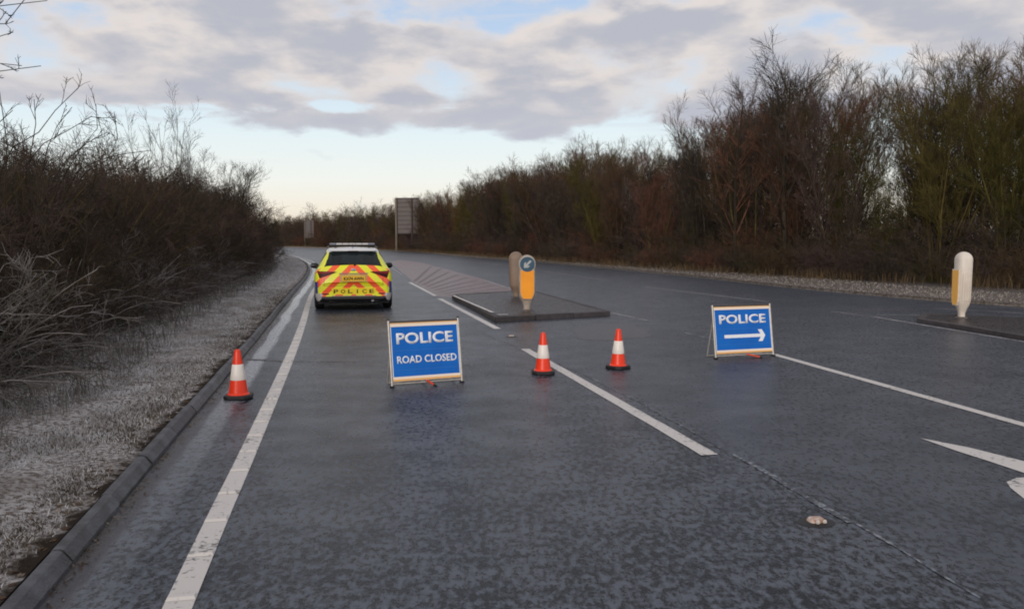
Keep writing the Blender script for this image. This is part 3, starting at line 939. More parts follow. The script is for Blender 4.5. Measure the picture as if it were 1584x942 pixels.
# ------------------------------------------------------------------ folding police signs
def police_sign(bl, br, tilt, arrow, label):
    bl, br = Vector(bl), Vector(br); mid = (bl + br) / 2; d = br - bl
    W = d.length; rz = math.atan2(d.y, d.x); Hs = 0.70
    root = empty('police_sign', (mid.x, mid.y, 0), rz); tag(root, label, 'police sign', 'blue folding police signs')
    T = Matrix.Translation((0, 0, 0.02)) @ Matrix.Rotation(-tilt, 4, 'X')      # local x across, z up the face, -y towards the reader
    hw = W / 2; r = 0.011

    def face(poly, y0, y1, name, mat, par, bevel=0):
        mt = T @ Matrix(((1, 0, 0, 0), (0, 0, -1, 0), (0, 1, 0, 0), (0, 0, 0, 1)))
        return MB().prism(poly, y0, y1, mat=mt).build(name, mat, par, bevel=bevel)
    for s in (-1, 1):
        MB().cyl(T @ Vector((s * (hw - r), 0, 0.0)), T @ Vector((s * (hw - r), 0, Hs + .012)), r + .003, n=12).build('upright', M_STEEL, root, smooth=True)
        MB().cyl(T @ Vector((s * (hw - r), 0, Hs + .010)), T @ Vector((s * (hw - r), 0, Hs + .030)), r + .001, n=12).build('end_cap', M_RUBBER, root, smooth=True)
        # rear prop leg
        MB().cyl(T @ Vector((s * (hw - .05), 0.012, Hs - .06)), Vector((s * (hw - .03), 0.24, 0.012)), 0.010, n=10).build('rear_leg', M_STEEL, root, smooth=True)
        MB().box(s * (hw - .012) - .02, s * (hw - .012) + .02, -.03, .03, 0, 0.02).build('foot', M_RUBBER, root, bevel=.004)
    MB().cyl(Vector((-(hw - .03), 0.24, 0.012)), Vector((hw - .03, 0.24, 0.012)), 0.010, n=10).build('rear_rail', M_STEEL, root, smooth=True)
    for z, nm in ((0.018, 'bottom_rail'), (Hs - .004, 'top_rail')):
        MB().cyl(T @ Vector((-(hw - r), 0, z)), T @ Vector((hw - r, 0, z)), r - .001, n=12).build(nm, M_STEEL if z < .1 else M_RAIL, root, smooth=True)
    x0 = hw - 2 * r - .004
    z0, z1 = 0.045, Hs - .016
    pn = face([(-x0, z0 + .048), (x0, z0 + .048), (x0, z1 - .042), (-x0, z1 - .042)], 0.002, 0.008, 'sign_panel', M_BLUE, root)
    face([(-x0, z1 - .042), (x0, z1 - .042), (x0, z1), (-x0, z1)], 0.002, 0.010, 'reflective_strip', M_CREAM, root)
    face([(-x0, z1 - .010), (x0, z1 - .010), (x0, z1 - .001), (-x0, z1 - .001)], 0.0105, 0.012, 'amber_edge', M_AMBERTAPE, root)
    face([(-x0, z0), (x0, z0), (x0, z0 + .048), (-x0, z0 + .048)], 0.002, 0.010, 'reflective_strip', M_CREAM, root)
    face([(-x0, z0 + .001), (x0, z0 + .001), (x0, z0 + .022), (-x0, z0 + .022)], 0.0105, 0.012, 'amber_edge', M_AMBERTAPE, root)
    for s in (-1, 1):
        xs = sorted((s * x0, s * (x0 - .008)))
        face([(xs[0], z0 + .05), (xs[1], z0 + .05), (xs[1], z1 - .044), (xs[0], z1 - .044)], 0.0085, 0.010, 'side_strip', M_LETTER, root)
    zl, zh = z0 + .048, z1 - .042; hh = zh - zl
    face([(-x0 + .01, zl + hh * .515), (x0 - .01, zl + hh * .515), (x0 - .01, zl + hh * .522), (-x0 + .01, zl + hh * .522)], 0.0085, 0.010, 'fold_line', M_FOLD, pn)
    face([(-x0 + .01, zl + hh * .13), (x0 - .01, zl + hh * .13), (x0 - .01, zl + hh * .136), (-x0 + .01, zl + hh * .136)], 0.0085, 0.010, 'fold_line', M_FOLD, pn)

    def text(body, h, w, zc, bold, name, xc=0.0):
        me = text_mesh(body, h, w, bold, 0.002); me.materials.append(M_LETTER)
        o = link(name, me, pn)
        o.matrix_local = T @ Matrix(((1, 0, 0, xc), (0, 0, -1, -.0082), (0, 1, 0, zc), (0, 0, 0, 1)))
    text('POLICE', 0.125, W * .79, zl + hh * .76, 0.028, 'lettering')
    if arrow:
        s = .022; xc0, xc1 = -x0 + .14, x0 - .10; zc = zl + hh * .335
        ar = [(xc0, zc - s), (xc1 - .075, zc - s), (xc1 - .115, zc - .082), (xc1 - .05, zc - .082), (xc1, zc), (xc1 - .05, zc + .082), (xc1 - .115, zc + .082), (xc1 - .075, zc + s), (xc0, zc + s)]
        face(ar, 0.0085, 0.0105, 'arrow', M_LETTER, pn)
    else:
        text('ROAD CLOSED', 0.082, W * .83, zl + hh * .335, 0.022, 'lettering', 0.012)
    # orange folding foot under the middle
    lg = (Vector((0.03, 0.0, .045)), Vector((0.17, -.10, .014))) if arrow else (Vector((-.005, 0, .055)), Vector((.04, -.10, .016)))
    MB().cyl(lg[0], lg[1], 0.013, n=10).build('folding_foot', M_LEGORANGE, root, smooth=True)
    MB().cyl(lg[1], lg[1] + (lg[1] - lg[0]).normalized() * .035, 0.015, n=10).build('foot_tip', M_RUBBER, root, smooth=True)
    MB().cyl(Vector((0, .0, .03)), Vector((0, 0.235, .015)), 0.007, n=8).build('floor_stay', M_STEEL, root, smooth=True)
    return root


police_sign(gnd(605, 600), gnd(716, 591.5), math.radians(10), False, 'blue police road closed sign on folding frame, left lane behind the car')
police_sign(gnd(1106, 555.5), gnd(1197, 550.5), math.radians(9), True, 'blue police sign with white arrow pointing right, right hand lane')


# ------------------------------------------------------------------ backs of two large road signs
def sign_back(pbase, px0, px1, ytop, ybot, ypost, label, cols=2):
    g = gnd(px0, ypost, 0.07); Y = g.y
    x0, x1 = at(px0, 350, Y).x, at(px1, 350, Y).x; zt, zb = at(px0, ytop, Y).z, at(px0, ybot, Y).z
    W = x1 - x0
    root = empty('road_sign', (x0, Y, 0.05), math.radians(-6)); tag(root, label, 'road sign')
    MB().box(0.0, W, -.02, .02, zb - .05, zt - .05).build('sign_panel', M_SIGNBACK, root, bevel=.01)
    n = 8
    for k in range(1, n):
        z = zb - .05 + (zt - zb) * k / n
        MB().box(0.03, W - .03, -.075, -.021, z - .05, z + .05).build('rail', M_RAIL, root)
    for z in (zb - .05, zt - .05):
        MB().box(-.03, W + .03, -.06, .03, z - .07, z + .07).build('frame_edge', M_RAIL, root)
    for f in (0.04, 0.70):
        r = W * .045 if f < .1 else W * .03
        MB().cyl((W * f, -.17, -.04), (W * f, -.17, zt - .02), r, n=14).build('post', M_POST if f < .1 else M_RAIL, root, smooth=True)
    return root


sign_back(None, 612, 649, 307, 361, 388, 'tall rectangular road sign seen from behind with ribbed back beyond the car')
sign_back(None, 471, 486, 341, 368, 382, 'small far road sign seen from behind above the bend on the left')


# ------------------------------------------------------------------ police car
def build_car():
    # control stations: y from the rear bumper, z of underside, half widths and heights
    #        y     zb    W     zs    Ws    Wr    zr
    ST = [(0.00, .27, .760, .56, .745, .70, .66),
          (0.05, .21, .815, .70, .805, .76, .82),
          (0.10, .20, .850, .86, .800, .735, .955),
          (0.17, .20, .868, .93, .805, .675, 1.035),
          (0.34, .20, .882, .945, .815, .610, 1.20),
          (0.52, .20, .890, .945, .820, .575, 1.355),
          (0.66, .20, .893, .945, .820, .575, 1.405),
          (1.10, .20, .895, .94, .820, .590, 1.430),
          (1.80, .19, .890, .93, .820, .600, 1.435),
          (2.45, .19, .890, .92, .815, .585, 1.405),
          (2.75, .19, .890, .91, .810, .570, 1.330),
          (3.30, .19, .885, .89, .800, .620, 1.070),
          (3.50, .19, .880, .87, .790, .660, .985),
          (4.05, .19, .860, .80, .770, .660, .905),
          (4.40, .20, .800, .70, .730, .620, .800),
          (4.56, .24, .700, .52, .640, .560, .620)]
    rings = []
    for y, zb, W, zs, Ws, Wr, zr in ST:
        z3 = min(.56, zb + (zr - zb) * .42)
        z4 = min(zs - .10, zr - .16); z4 = max(z4, z3 + .03)
        z5 = max(min(zs, zr - .06), z4 + .03)
        z7 = max(zr - .055, z5 + .015)
        rings.append([(0, zb), (W * .80, zb), (W * .965, zb + .06), (W, z3), (W * .985, z4), (Ws, z5),
                      ((Ws + Wr) / 2 + .012, (z5 + z7) / 2), (Wr, z7), (Wr * .80, z7 + (zr - z7) * .72), (0, zr + .012)])
    R = np.array([[(x, s[0], z) for x, z in r] for s, r in zip(ST, rings)])    # stations, ring, 3

    def cr(P, k):      # catmull-rom subdivision along axis 0
        n = P.shape[0]; E = np.concatenate([2 * P[:1] - P[1:2], P, 2 * P[-1:] - P[-2:-1]])
        out = []
        for i in range(n - 1):
            p0, p1, p2, p3 = E[i], E[i + 1], E[i + 2], E[i + 3]
            for j in range(k):
                t = j / k
                out.append(0.5 * (2 * p1 + (p2 - p0) * t * .8 + (.8 * (2 * p0 - 5 * p1 + 4 * p2 - p3) + .2 * (6 * (p2 - p1) - 2 * 0)) * t * t * 1.0 + (.8 * (-p0 + 3 * p1 - 3 * p2 + p3) - .2 * 4 * (p2 - p1) - 0 * p0) * t ** 3)
                           if False else p1 + (p2 - p1) * t if i < 0 else
                           0.5 * (2 * p1 + (p2 - p0) * t + (2 * p0 - 5 * p1 + 4 * p2 - p3) * t * t + (-p0 + 3 * p1 - 3 * p2 + p3) * t ** 3))
        out.append(P[-1]); return np.array(out)
    KU, KV = 4, 5
    G = cr(R, KU); G = np.swapaxes(cr(np.swapaxes(G, 0, 1), KV), 0, 1)
    nu, nv = G.shape[:2]
    G[:, 0, 0] = 0; G[:, -1, 0] = 0
    # plan curvature of tail and nose
    def bend(V):
        x = np.abs(V[..., 0]) / .9
        V[..., 1] += .13 * x ** 2.6 * np.clip(1 - V[..., 1] / 1.0, 0, 1) - .25 * x ** 2.4 * np.clip((V[..., 1] - 3.7) / .9, 0, 1)
        return V
    G = bend(G)
    full = np.concatenate([G, (G * np.array([-1, 1, 1]))[:, ::-1][:, 1:-1]], axis=1)     # closed ring
    nr = full.shape[1]
    V = full.reshape(-1, 3).copy(); idx = lambda u, v: u * nr + (v % nr)
    wheels = [0.86, 3.56]; WR, WZ, AR = 0.325, 0.325, 0.375
    dele = np.zeros(len(V), bool)
    for wy in wheels:
        r = np.hypot(V[:, 1] - wy, V[:, 2] - WZ)
        sidev = np.abs(V[:, 0]) > .62
        low = sidev & (V[:, 2] < .8)
        dele |= low & (r < AR * .98)
        sn = low & (r >= AR * .98) & (r < AR + .05)
        V[sn, 1] = wy + (V[sn, 1] - wy) * AR / r[sn]; V[sn, 2] = WZ + (V[sn, 2] - WZ) * AR / r[sn]
    groups = {k: [] for k in ('chevron', 'side', 'white', 'dark', 'rear_window', 'windscreen', 'side_window', 'pillar')}
    for u in range(nu - 1):
        for v in range(nr):
            f = (idx(u, v), idx(u + 1, v), idx(u + 1, v + 1), idx(u, v + 1))
            if any(dele[list(f)]): continue
            vv = v if v < nv - 1 else nr - 1 - v          # mirrored index on the other side
            c = V[list(f)].mean(0); us = u / KU; vs = (vv + .5) / KV
            if vs < 1.6: g = 'dark'
            elif vs > 7.4 and 4 <= us < 5.0 or vs > 7.2 and 3 <= us < 4: g = 'rear_window'
            elif vs > 7.0 and 10 <= us < 11.9: g = 'windscreen'
            elif 5.2 < vs < 6.8 and 5.2 <= us < 11: g = 'pillar' if (7.85 < us < 8.15 or us < 5.5) else 'side_window'
            elif 5.2 < vs < 6.8 and 5 <= us < 5.2: g = 'side'
            elif vs > 7.0 and us >= 5: g = 'white'
            elif us < 3.0: g = 'chevron'
            elif us < 5.5 and vs > 5.0: g = 'chevron2' if False else 'side'
            elif us < 12.0: g = 'side'
            else: g = 'white'
            if us < 2 and abs(c[0]) < .60 and c[2] < .33: g = 'dark'
            groups[g].append(f)
    # rear and front caps (fans following the ring heights)
    for u, g, flip in ((0, 'chevron', False), (nu - 1, 'white', True)):
        half = nv
        for k in range(half - 1):
            a, b_ = idx(u, k), idx(u, k + 1); a2, b2 = idx(u, -k % nr), idx(u, (-k - 1) % nr)
            if k == 0: f = (a, b_, b2)
            elif k == half - 2: f = (a, b_, a2)
            else: f = (a, b_, b2, a2)
            f = f if not flip else f[::-1]
            c = V[list(f)].mean(0)
            gg = 'dark' if (u == 0 and c[2] < .335) else g
            groups[gg].append(f)
    c0 = gnd(547, 486)
    root = empty('police_car', (0, 0, 0), math.radians(11.6))
    tag(root, 'yellow and orange striped police car parked facing away in the left lane', 'police car')
    d = Vector((547 - 792, FPX)).normalized()
    Y0 = 18.85
    root.location = ((547 - 792) / FPX * Y0, Y0, 0.0)

    def sub(name, gs, mats, parent=root, thick=0.0, push=0.0):
        fs = []; mi = []
        for i, g in enumerate(gs):
            fs += groups[g]; mi += [i] * len(groups[g])
        used = sorted({i for f in fs for i in f}); mp = {o: n for n, o in enumerate(used)}
        me = bpy.data.meshes.new(name); me.from_pydata([tuple(V[i]) for i in used], [], [tuple(mp[i] for i in f) for f in fs])
        for m in mats: me.materials.append(m)
        me.polygons.foreach_set('material_index', mi); me.polygons.foreach_set('use_smooth', [True] * len(fs))
        me.update(); me.set_sharp_from_angle(angle=math.radians(38))
        return link(name, me, parent)
    body = sub('body', ['chevron', 'side', 'white', 'dark', 'pillar'], [M_CHEV, M_BATT, M_CARWHITE, M_CARBLACK, M_CARBLACK])
    sub('rear_window', ['rear_window'], [M_CARGLASS]); sub('windscreen', ['windscreen'], [M_CARGLASS]); sub('side_windows', ['side_window'], [M_CARGLASS])
    allf = [f for g in groups.values() for f in g]
    bvh = BVHTree.FromPolygons([Vector(v) for v in V], allf)

    def hit(x, z):
        h = bvh.ray_cast(Vector((x, -2, z)), Vector((0, 1, 0)))
        return h[0].y if h[0] is not None and h[0].y < 1.5 else None

    def patch(name, corners, mat, off=.006, nx=10, nz=5, parent=root, flat=False):
        """patch laid on the tail: corners (x,z) outer-top, inner-top, inner-bottom, outer-bottom"""
        (a, b_, c, d) = [np.array(q) for q in corners]; V2 = []; ys = []
        for j in range(nz + 1):
            for i in range(nx + 1):
                p = (a * (1 - i / nx) + b_ * i / nx) * (1 - j / nz) + (d * (1 - i / nx) + c * i / nx) * j / nz
                y = hit(*p); ys.append(y); V2.append(p)
        ok = [y for y in ys if y is not None]; mean = sum(ok) / len(ok)
        lo = min(ok)
        ys = [(lo if flat else (y if y is not None else max(ok))) for y in ys]
        n = (nx + 1) * (nz + 1)
        VV = [(p[0], y - off, p[1]) for p, y in zip(V2, ys)] + [(p[0], y + .02, p[1]) for p, y in zip(V2, ys)]
        F = []
        for j in range(nz):
            for i in range(nx):
                k = j * (nx + 1) + i
                F.append((k, k + 1, k + nx + 2, k + nx + 1)); F.append((n + k, n + k + nx + 1, n + k + nx + 2, n + k + 1))
        bd = [i for i in range(nx + 1)] + [(nx + 1) * j + nx for j in range(1, nz + 1)] + [(nx + 1) * nz + i for i in range(nx - 1, -1, -1)] + [(nx + 1) * j for j in range(nz - 1, 0, -1)]
        for q in range(len(bd)):
            a_, c_ = bd[q], bd[(q + 1) % len(bd)]; F.append((a_, n + a_, n + c_, c_))
        bm = bmesh.new(); vs = [bm.verts.new(v) for v in VV]
        for f in F: bm.faces.new([vs[i] for i in f])
        bmesh.ops.recalc_face_normals(bm, faces=bm.faces)
        me = bpy.data.meshes.new(name); bm.to_mesh(me); bm.free(); me.materials.append(mat)
        return link(name, me, parent)
    for s in (-1, 1):
        tl_ = patch('tail_light', [(s * .815, .905), (s * .37, .890), (s * .44, .858), (s * .76, .745)], M_LIGHTRED, .012, 14, 6)
        patch('light_bar', [(s * .79, .885), (s * .46, .880), (s * .49, .868), (s * .77, .85)], M_LIGHTSTRIP, .018, 10, 2, parent=tl_)
        patch('reflector', [(s * .70, .40), (s * .56, .40), (s * .56, .375), (s * .70, .375)], M_LIGHTRED, .010, 4, 1)
    plate = patch('number_plate', [(-.26, .795), (.26, .795), (.26, .68), (-.26, .68)], M_PLATE, .012, 1, 1, flat=True)
    patch('plate_recess', [(-.31, .825), (.31, .825), (.29, .665), (-.29, .665)], M_PLATEFRAME, .004, 6, 3)
    yp = min(hit(x, z) for x in (-.26, 0, .26) for z in (.68, .795)) - .0125
    me = text_mesh('KX74 AWN', .072, .44, .02, .002); me.materials.append(M_CARBLACK)
    o = link('plate_characters', me, plate); o.matrix_local = Matrix(((1, 0, 0, 0), (0, 0, -1, yp), (0, 1, 0, .7375), (0, 0, 0, 1)))
    # letters laid on the bumper
    for k, ch in enumerate('POLICE'):
        x = (-.40 + .16 * k); w = .10 if ch != 'I' else .024
        me = text_mesh(ch, .088, w, .02, .002); me.materials.append(M_DARKOLIVE)
        o = link('bumper_letter', me, body)
        ya = min(v for v in (hit(x - w / 2, .40), hit(x + w / 2, .40), hit(x, .46)) if v is not None)
        o.matrix_local = Matrix(((1, 0, 0, x), (0, 0, -1, ya - .006), (0, 1, 0, .445), (0, 0, 0, 1)))
    # yellow band behind the letters
    patch('bumper_band', [(-.50, .515), (.50, .515), (.46, .375), (-.46, .375)], M_FLUO, .004, 12, 3)
    # emblem, handle strip, crease, wiper, spoiler
    MB().lathe([(0.048, 0), (.052, .006), (.03, .010)], 20, sx=1.15, sy=.8, mat=Matrix.Translation((0, hit(0, .925) + .002, .925)) @ Matrix.Rotation(math.pi / 2, 4, 'X')).build('emblem', M_CHROME, root, smooth=True)
    patch('tailgate_trim', [(-.33, .860), (.33, .860), (.31, .838), (-.31, .838)], M_TRIM, .010, 8, 1)
    patch('shut_line', [(-.66, .575), (.66, .575), (.66, .568), (-.66, .568)], M_CARBLACK, .0025, 14, 1)
    for s in (-1, 1):
        patch('shut_line', [(s * .662, .74), (s * .655, .74), (s * .655, .57), (s * .662, .57)], M_CARBLACK, .0025, 1, 6)
    MB().cyl((0.03, .16, 1.055), (-.34, .20, 1.085), .009, .006, 8).build('wiper', M_CARBLACK, root)
    MB().cyl((0.03, .135, 1.04), (0.03, .20, 1.06), .022, .02, 12).build('wiper_hub', M_CARBLACK, root, smooth=True)
    MB().add([(-.56, .56, 1.385), (.56, .56, 1.385), (.50, .44, 1.345), (-.50, .44, 1.345), (-.56, .60, 1.405), (.56, .60, 1.405), (.50, .42, 1.365), (-.50, .42, 1.365)],
             [(0, 1, 2, 3), (7, 6, 5, 4), (0, 4, 5, 1), (1, 5, 6, 2), (2, 6, 7, 3), (3, 7, 4, 0)]).build('spoiler', M_CARWHITE, root, bevel=.01)
    MB().box(-.12, .12, .405, .43, 1.348, 1.362).build('brake_light', M_LIGHTRED, root)
    # diffuser and exhaust under the bumper
    MB().box(-.56, .56, .06, .30, .19, .30).build('diffuser', M_CARBLACK, root, bevel=.02)
    for k in (-2, -1, 1, 2): MB().box(k * .13 - .006, k * .13 + .006, .045, .2, .185, .28).build('diffuser_fin', M_CARBLACK, root)
    MB().cyl((.42, .03, .235), (.42, .25, .235), .033, n=16).build('exhaust', M_CHROME, root, smooth=True)
    MB().box(-.80, .80, .25, 4.3, .16, .24).build('underbody', M_CARBLACK, root)
    # rear fog trim across the lower bumper
    patch('lower_trim', [(-.50, .345), (.50, .345), (.48, .325), (-.48, .325)], M_TRIM, .006, 8, 1)
    # roof light bar and rails
    lb = MB().box(-.56, .56, 1.50, 1.74, 1.472, 1.49).build('light_bar_base', M_CARBLACK, root, bevel=.006)
    for k in range(7):
        x = -.545 + k * .156
        MB().box(x, x + .150, 1.505, 1.735, 1.491, 1.535).build('lamp_module', M_BAR if k not in (0, 6) else M_BARBLUE, lb, bevel=.012)
    for s in (-1, 1): MB().box(s * .40 - .03, s * .40 + .03, 1.55, 1.70, 1.43, 1.473).build('light_bar_foot', M_CARBLACK, root)
    for s in (-1, 1): MB().cyl((s * .575, .72, 1.425), (s * .585, 2.30, 1.445), .014, n=10).build('roof_rail', M_CARBLACK, root, smooth=True)
    MB().lathe([(.03, 1.438), (.018, 1.46), (.006, 1.52)], 10, mat=Matrix.Translation((0, .78, 0))).build('aerial', M_CARBLACK, root, smooth=True)
    # mirrors
    for s in (-1, 1):
        mr_ = MB().lathe([(0.02, -.10), (.075, -.08), (.095, 0), (.085, .07), (.03, .10)], 16, sx=.8, sy=1.15, sq=3,
                   mat=Matrix.Translation((s * .955, 2.98, .95)) @ Matrix.Rotation(math.pi / 2, 4, 'Y')).build('door_mirror', M_CARBLACK, root, smooth=True)
        MB().box(min(s * .82, s * .95), max(s * .82, s * .95), 2.96, 3.02, .935, .965).build('mirror_arm', M_CARBLACK, mr_)
    # wheels
    for wy in wheels:
        for s in (-1, 1):
            Tm = Matrix.Translation((s * .79, wy, WZ)) @ Matrix.Rotation(math.pi / 2, 4, 'Y')
            w = MB().lathe([(.20, -.10), (.29, -.105), (.318, -.085), (.325, -.05), (.325, .05), (.318, .085), (.29, .105), (.20, .10)], 40, mat=Tm).build('wheel', M_RUBBER, root, smooth=True)
            MB().lathe([(.21, -.085), (.21, .085)], 32, mat=Tm).build('rim', M_RIM, w, smooth=True)
            for q in range(5):
                a = 2 * math.pi * q / 5
                MB().box(-.02, .02, 0.02, .20, -.01, .01, mat=Tm @ Matrix.Translation((0, 0, s * .095)) @ Matrix.Rotation(a, 4, 'Z')).build('spoke', M_CARSILVER, w)
            MB().lathe([(AR, 0), (AR, .30)], 32, cap=True, mat=Matrix.Translation((s * .55 if s > 0 else s * .85, wy, WZ)) @ Matrix.Rotation(math.pi / 2, 4, 'Y')).build('wheel_well', M_CARBLACK, root) if False else None
    # cabin: seats seen through the glass
    for y, hz in ((1.15, 1.02), (2.25, 1.05)):
        for s in (-1, 1):
            st = MB().box(s * .38 - .24, s * .38 + .24, y, y + .14, .45, hz).build('seat', M_SEAT, root, bevel=.05, seg=3)
            MB().box(s * .38 - .12, s * .38 + .12, y + .02, y + .12, hz + .03, hz + .20).build('headrest', M_SEAT, st, bevel=.04, seg=3)
    MB().box(-.70, .70, 3.0, 3.25, .70, .93).build('dashboard', M_SEAT, root, bevel=.04)
    MB().box(-.74, .74, .22, 1.05, .60, .64).build('load_floor', M_SEAT, root)
    # head lights
    for s in (-1, 1):
        MB().box(min(s * .42, s * .70), max(s * .42, s * .70), 4.25, 4.42, .66, .74).build('headlight', M_CHROME, root, bevel=.02)
    return root


def pattern_material(name, kind):
    m = bpy.data.materials.new(name); m.use_nodes = True
    nt = m.node_tree; N, L = nt.nodes, nt.links; b = N['Principled BSDF']
    tc = N.new('ShaderNodeTexCoord'); sp = N.new('ShaderNodeSeparateXYZ'); L.new(tc.outputs['Object'], sp.inputs[0])
    X, Y, Z = sp.outputs

    def M(op, a, c=None):
        n = N.new('ShaderNodeMath'); n.operation = op
        for i, v in enumerate((a, c)):
            if v is None: continue
            if isinstance(v, (int, float)): n.inputs[i].default_value = v
            else: L.new(v, n.inputs[i])
        return n.outputs[0]

    def mix(f, a, c):
        n = N.new('ShaderNodeMix'); n.data_type = 'RGBA'; L.new(f, n.inputs[0])
        for s, v in ((6, a), (7, c)):
            if isinstance(v, tuple): n.inputs[s].default_value = (*v, 1)
            else: L.new(v, n.inputs[s])
        return n.outputs[2]
    yellow = (0.84, 0.86, 0.015); red = (1.0, 0.115, 0.03); blue = (0.01, 0.04, 0.28); white = (0.50, 0.48, 0.47)
    if kind == 'chevron':
        s = M('ADD', M('ABSOLUTE', X), Z)
        f = M('FRACT', M('DIVIDE', M('SUBTRACT', s, 1.05 - .085), .36))
        c = mix(M('LESS_THAN', f, .47), yellow, red)
        # white lower corners and blue block where the side livery wraps round
        wrap = M('MULTIPLY', M('GREATER_THAN', M('ABSOLUTE', X), .80), M('LESS_THAN', Z, .66))
        c = mix(wrap, c, blue)
        low = M('MULTIPLY', M('GREATER_THAN', M('ABSOLUTE', X), .70), M('LESS_THAN', Z, .40))
        c = mix(low, c, white)
        pil = M('GREATER_THAN', Z, 1.04)
        c = mix(pil, c, yellow)
    else:
        row = M('FLOOR', M('DIVIDE', M('SUBTRACT', Z, .42), .27))
        colr = M('FLOOR', M('DIVIDE', Y, .55))
        par = M('FRACT', M('MULTIPLY', M('ADD', row, colr), .5))
        c = mix(M('GREATER_THAN', par, .25), yellow, blue)
        c = mix(M('LESS_THAN', Z, .42), c, white)
        c = mix(M('GREATER_THAN', Z, .96), c, white)
        rearp = M('MULTIPLY', M('LESS_THAN', Y, 1.0), M('GREATER_THAN', Z, .69))
        c = mix(rearp, c, yellow)
    n = N.new('ShaderNodeTexNoise'); n.inputs['Scale'].default_value = 5; n.inputs['Detail'].default_value = 5; L.new(tc.outputs['Object'], n.inputs['Vector'])
    mr = N.new('ShaderNodeMapRange'); L.new(n.outputs[0], mr.inputs[0]); mr.inputs[1].default_value = .45; mr.inputs[2].default_value = .8; mr.inputs[4].default_value = .2
    c = mix(mr.outputs[0], c, (0.30, 0.27, 0.22))      # road film
    L.new(c, b.inputs['Base Color']); b.inputs['Roughness'].default_value = .35; b.inputs['Coat Weight'].default_value = .3
    return m


M_CHEV = pattern_material('chevron livery', 'chevron')
M_BATT = pattern_material('chequered side livery', 'side')
M_FLUO = material('yellow reflective film', (0.90, 0.70, 0.02), 0.4)
M_CARWHITE = material('white car paint', (0.70, 0.69, 0.70), 0.25, coat=0.5)
M_CARBLACK = material('black car plastic', (0.012, 0.012, 0.014), 0.4)
M_CARSILVER = material('alloy', (0.45, 0.45, 0.46), 0.3, metal=0.9)
M_RIM = material('dark rim', (0.03, 0.03, 0.03), 0.5)
M_LIGHTRED = material('tail light lens', (0.05, 0.004, 0.007), 0.35, spec=0.2)
M_LIGHTSTRIP = material('tail light element', (0.30, 0.012, 0.015), 0.2)
M_PLATE = material('yellow number plate', (0.90, 0.52, 0.02), 0.4)
M_PLATEFRAME = material('plate recess', (0.45, 0.33, 0.12), 0.4)
M_CHROME = material('chrome', (0.45, 0.45, 0.47), 0.2, metal=0.9)
M_TRIM = material('dull trim', (0.20, 0.16, 0.14), 0.35)
M_BAR = material('light bar lens', (0.50, 0.48, 0.48), 0.2)
M_BARBLUE = material('blue light bar lens', (0.20, 0.21, 0.26), 0.2)
M_DARKOLIVE = material('faded dark lettering', (0.06, 0.05, 0.015), 0.5)
M_SEAT = material('seat cloth', (0.04, 0.04, 0.045), 0.9)


def car_glass():
    m = bpy.data.materials.new('tinted car glass'); m.use_nodes = True
    nt = m.node_tree; N, L = nt.nodes, nt.links; b = N['Principled BSDF']
    b.inputs['Base Color'].default_value = (0.012, 0.017, 0.02, 1); b.inputs['Roughness'].default_value = .06
    t = N.new('ShaderNodeBsdfTransparent'); t.inputs[0].default_value = (0.5, 0.56, 0.56, 1)
    mx = N.new('ShaderNodeMixShader'); mx.inputs[0].default_value = .35
    L.new(b.outputs[0], mx.inputs[1]); L.new(t.outputs[0], mx.inputs[2]); L.new(mx.outputs[0], N['Material Output'].inputs[0])
    return m


M_CARGLASS = car_glass()
build_car()


# ------------------------------------------------------------------ bare trees and shrubs
def unit(v): return v / np.maximum(1e-9, np.linalg.norm(v, axis=-1, keepdims=True))


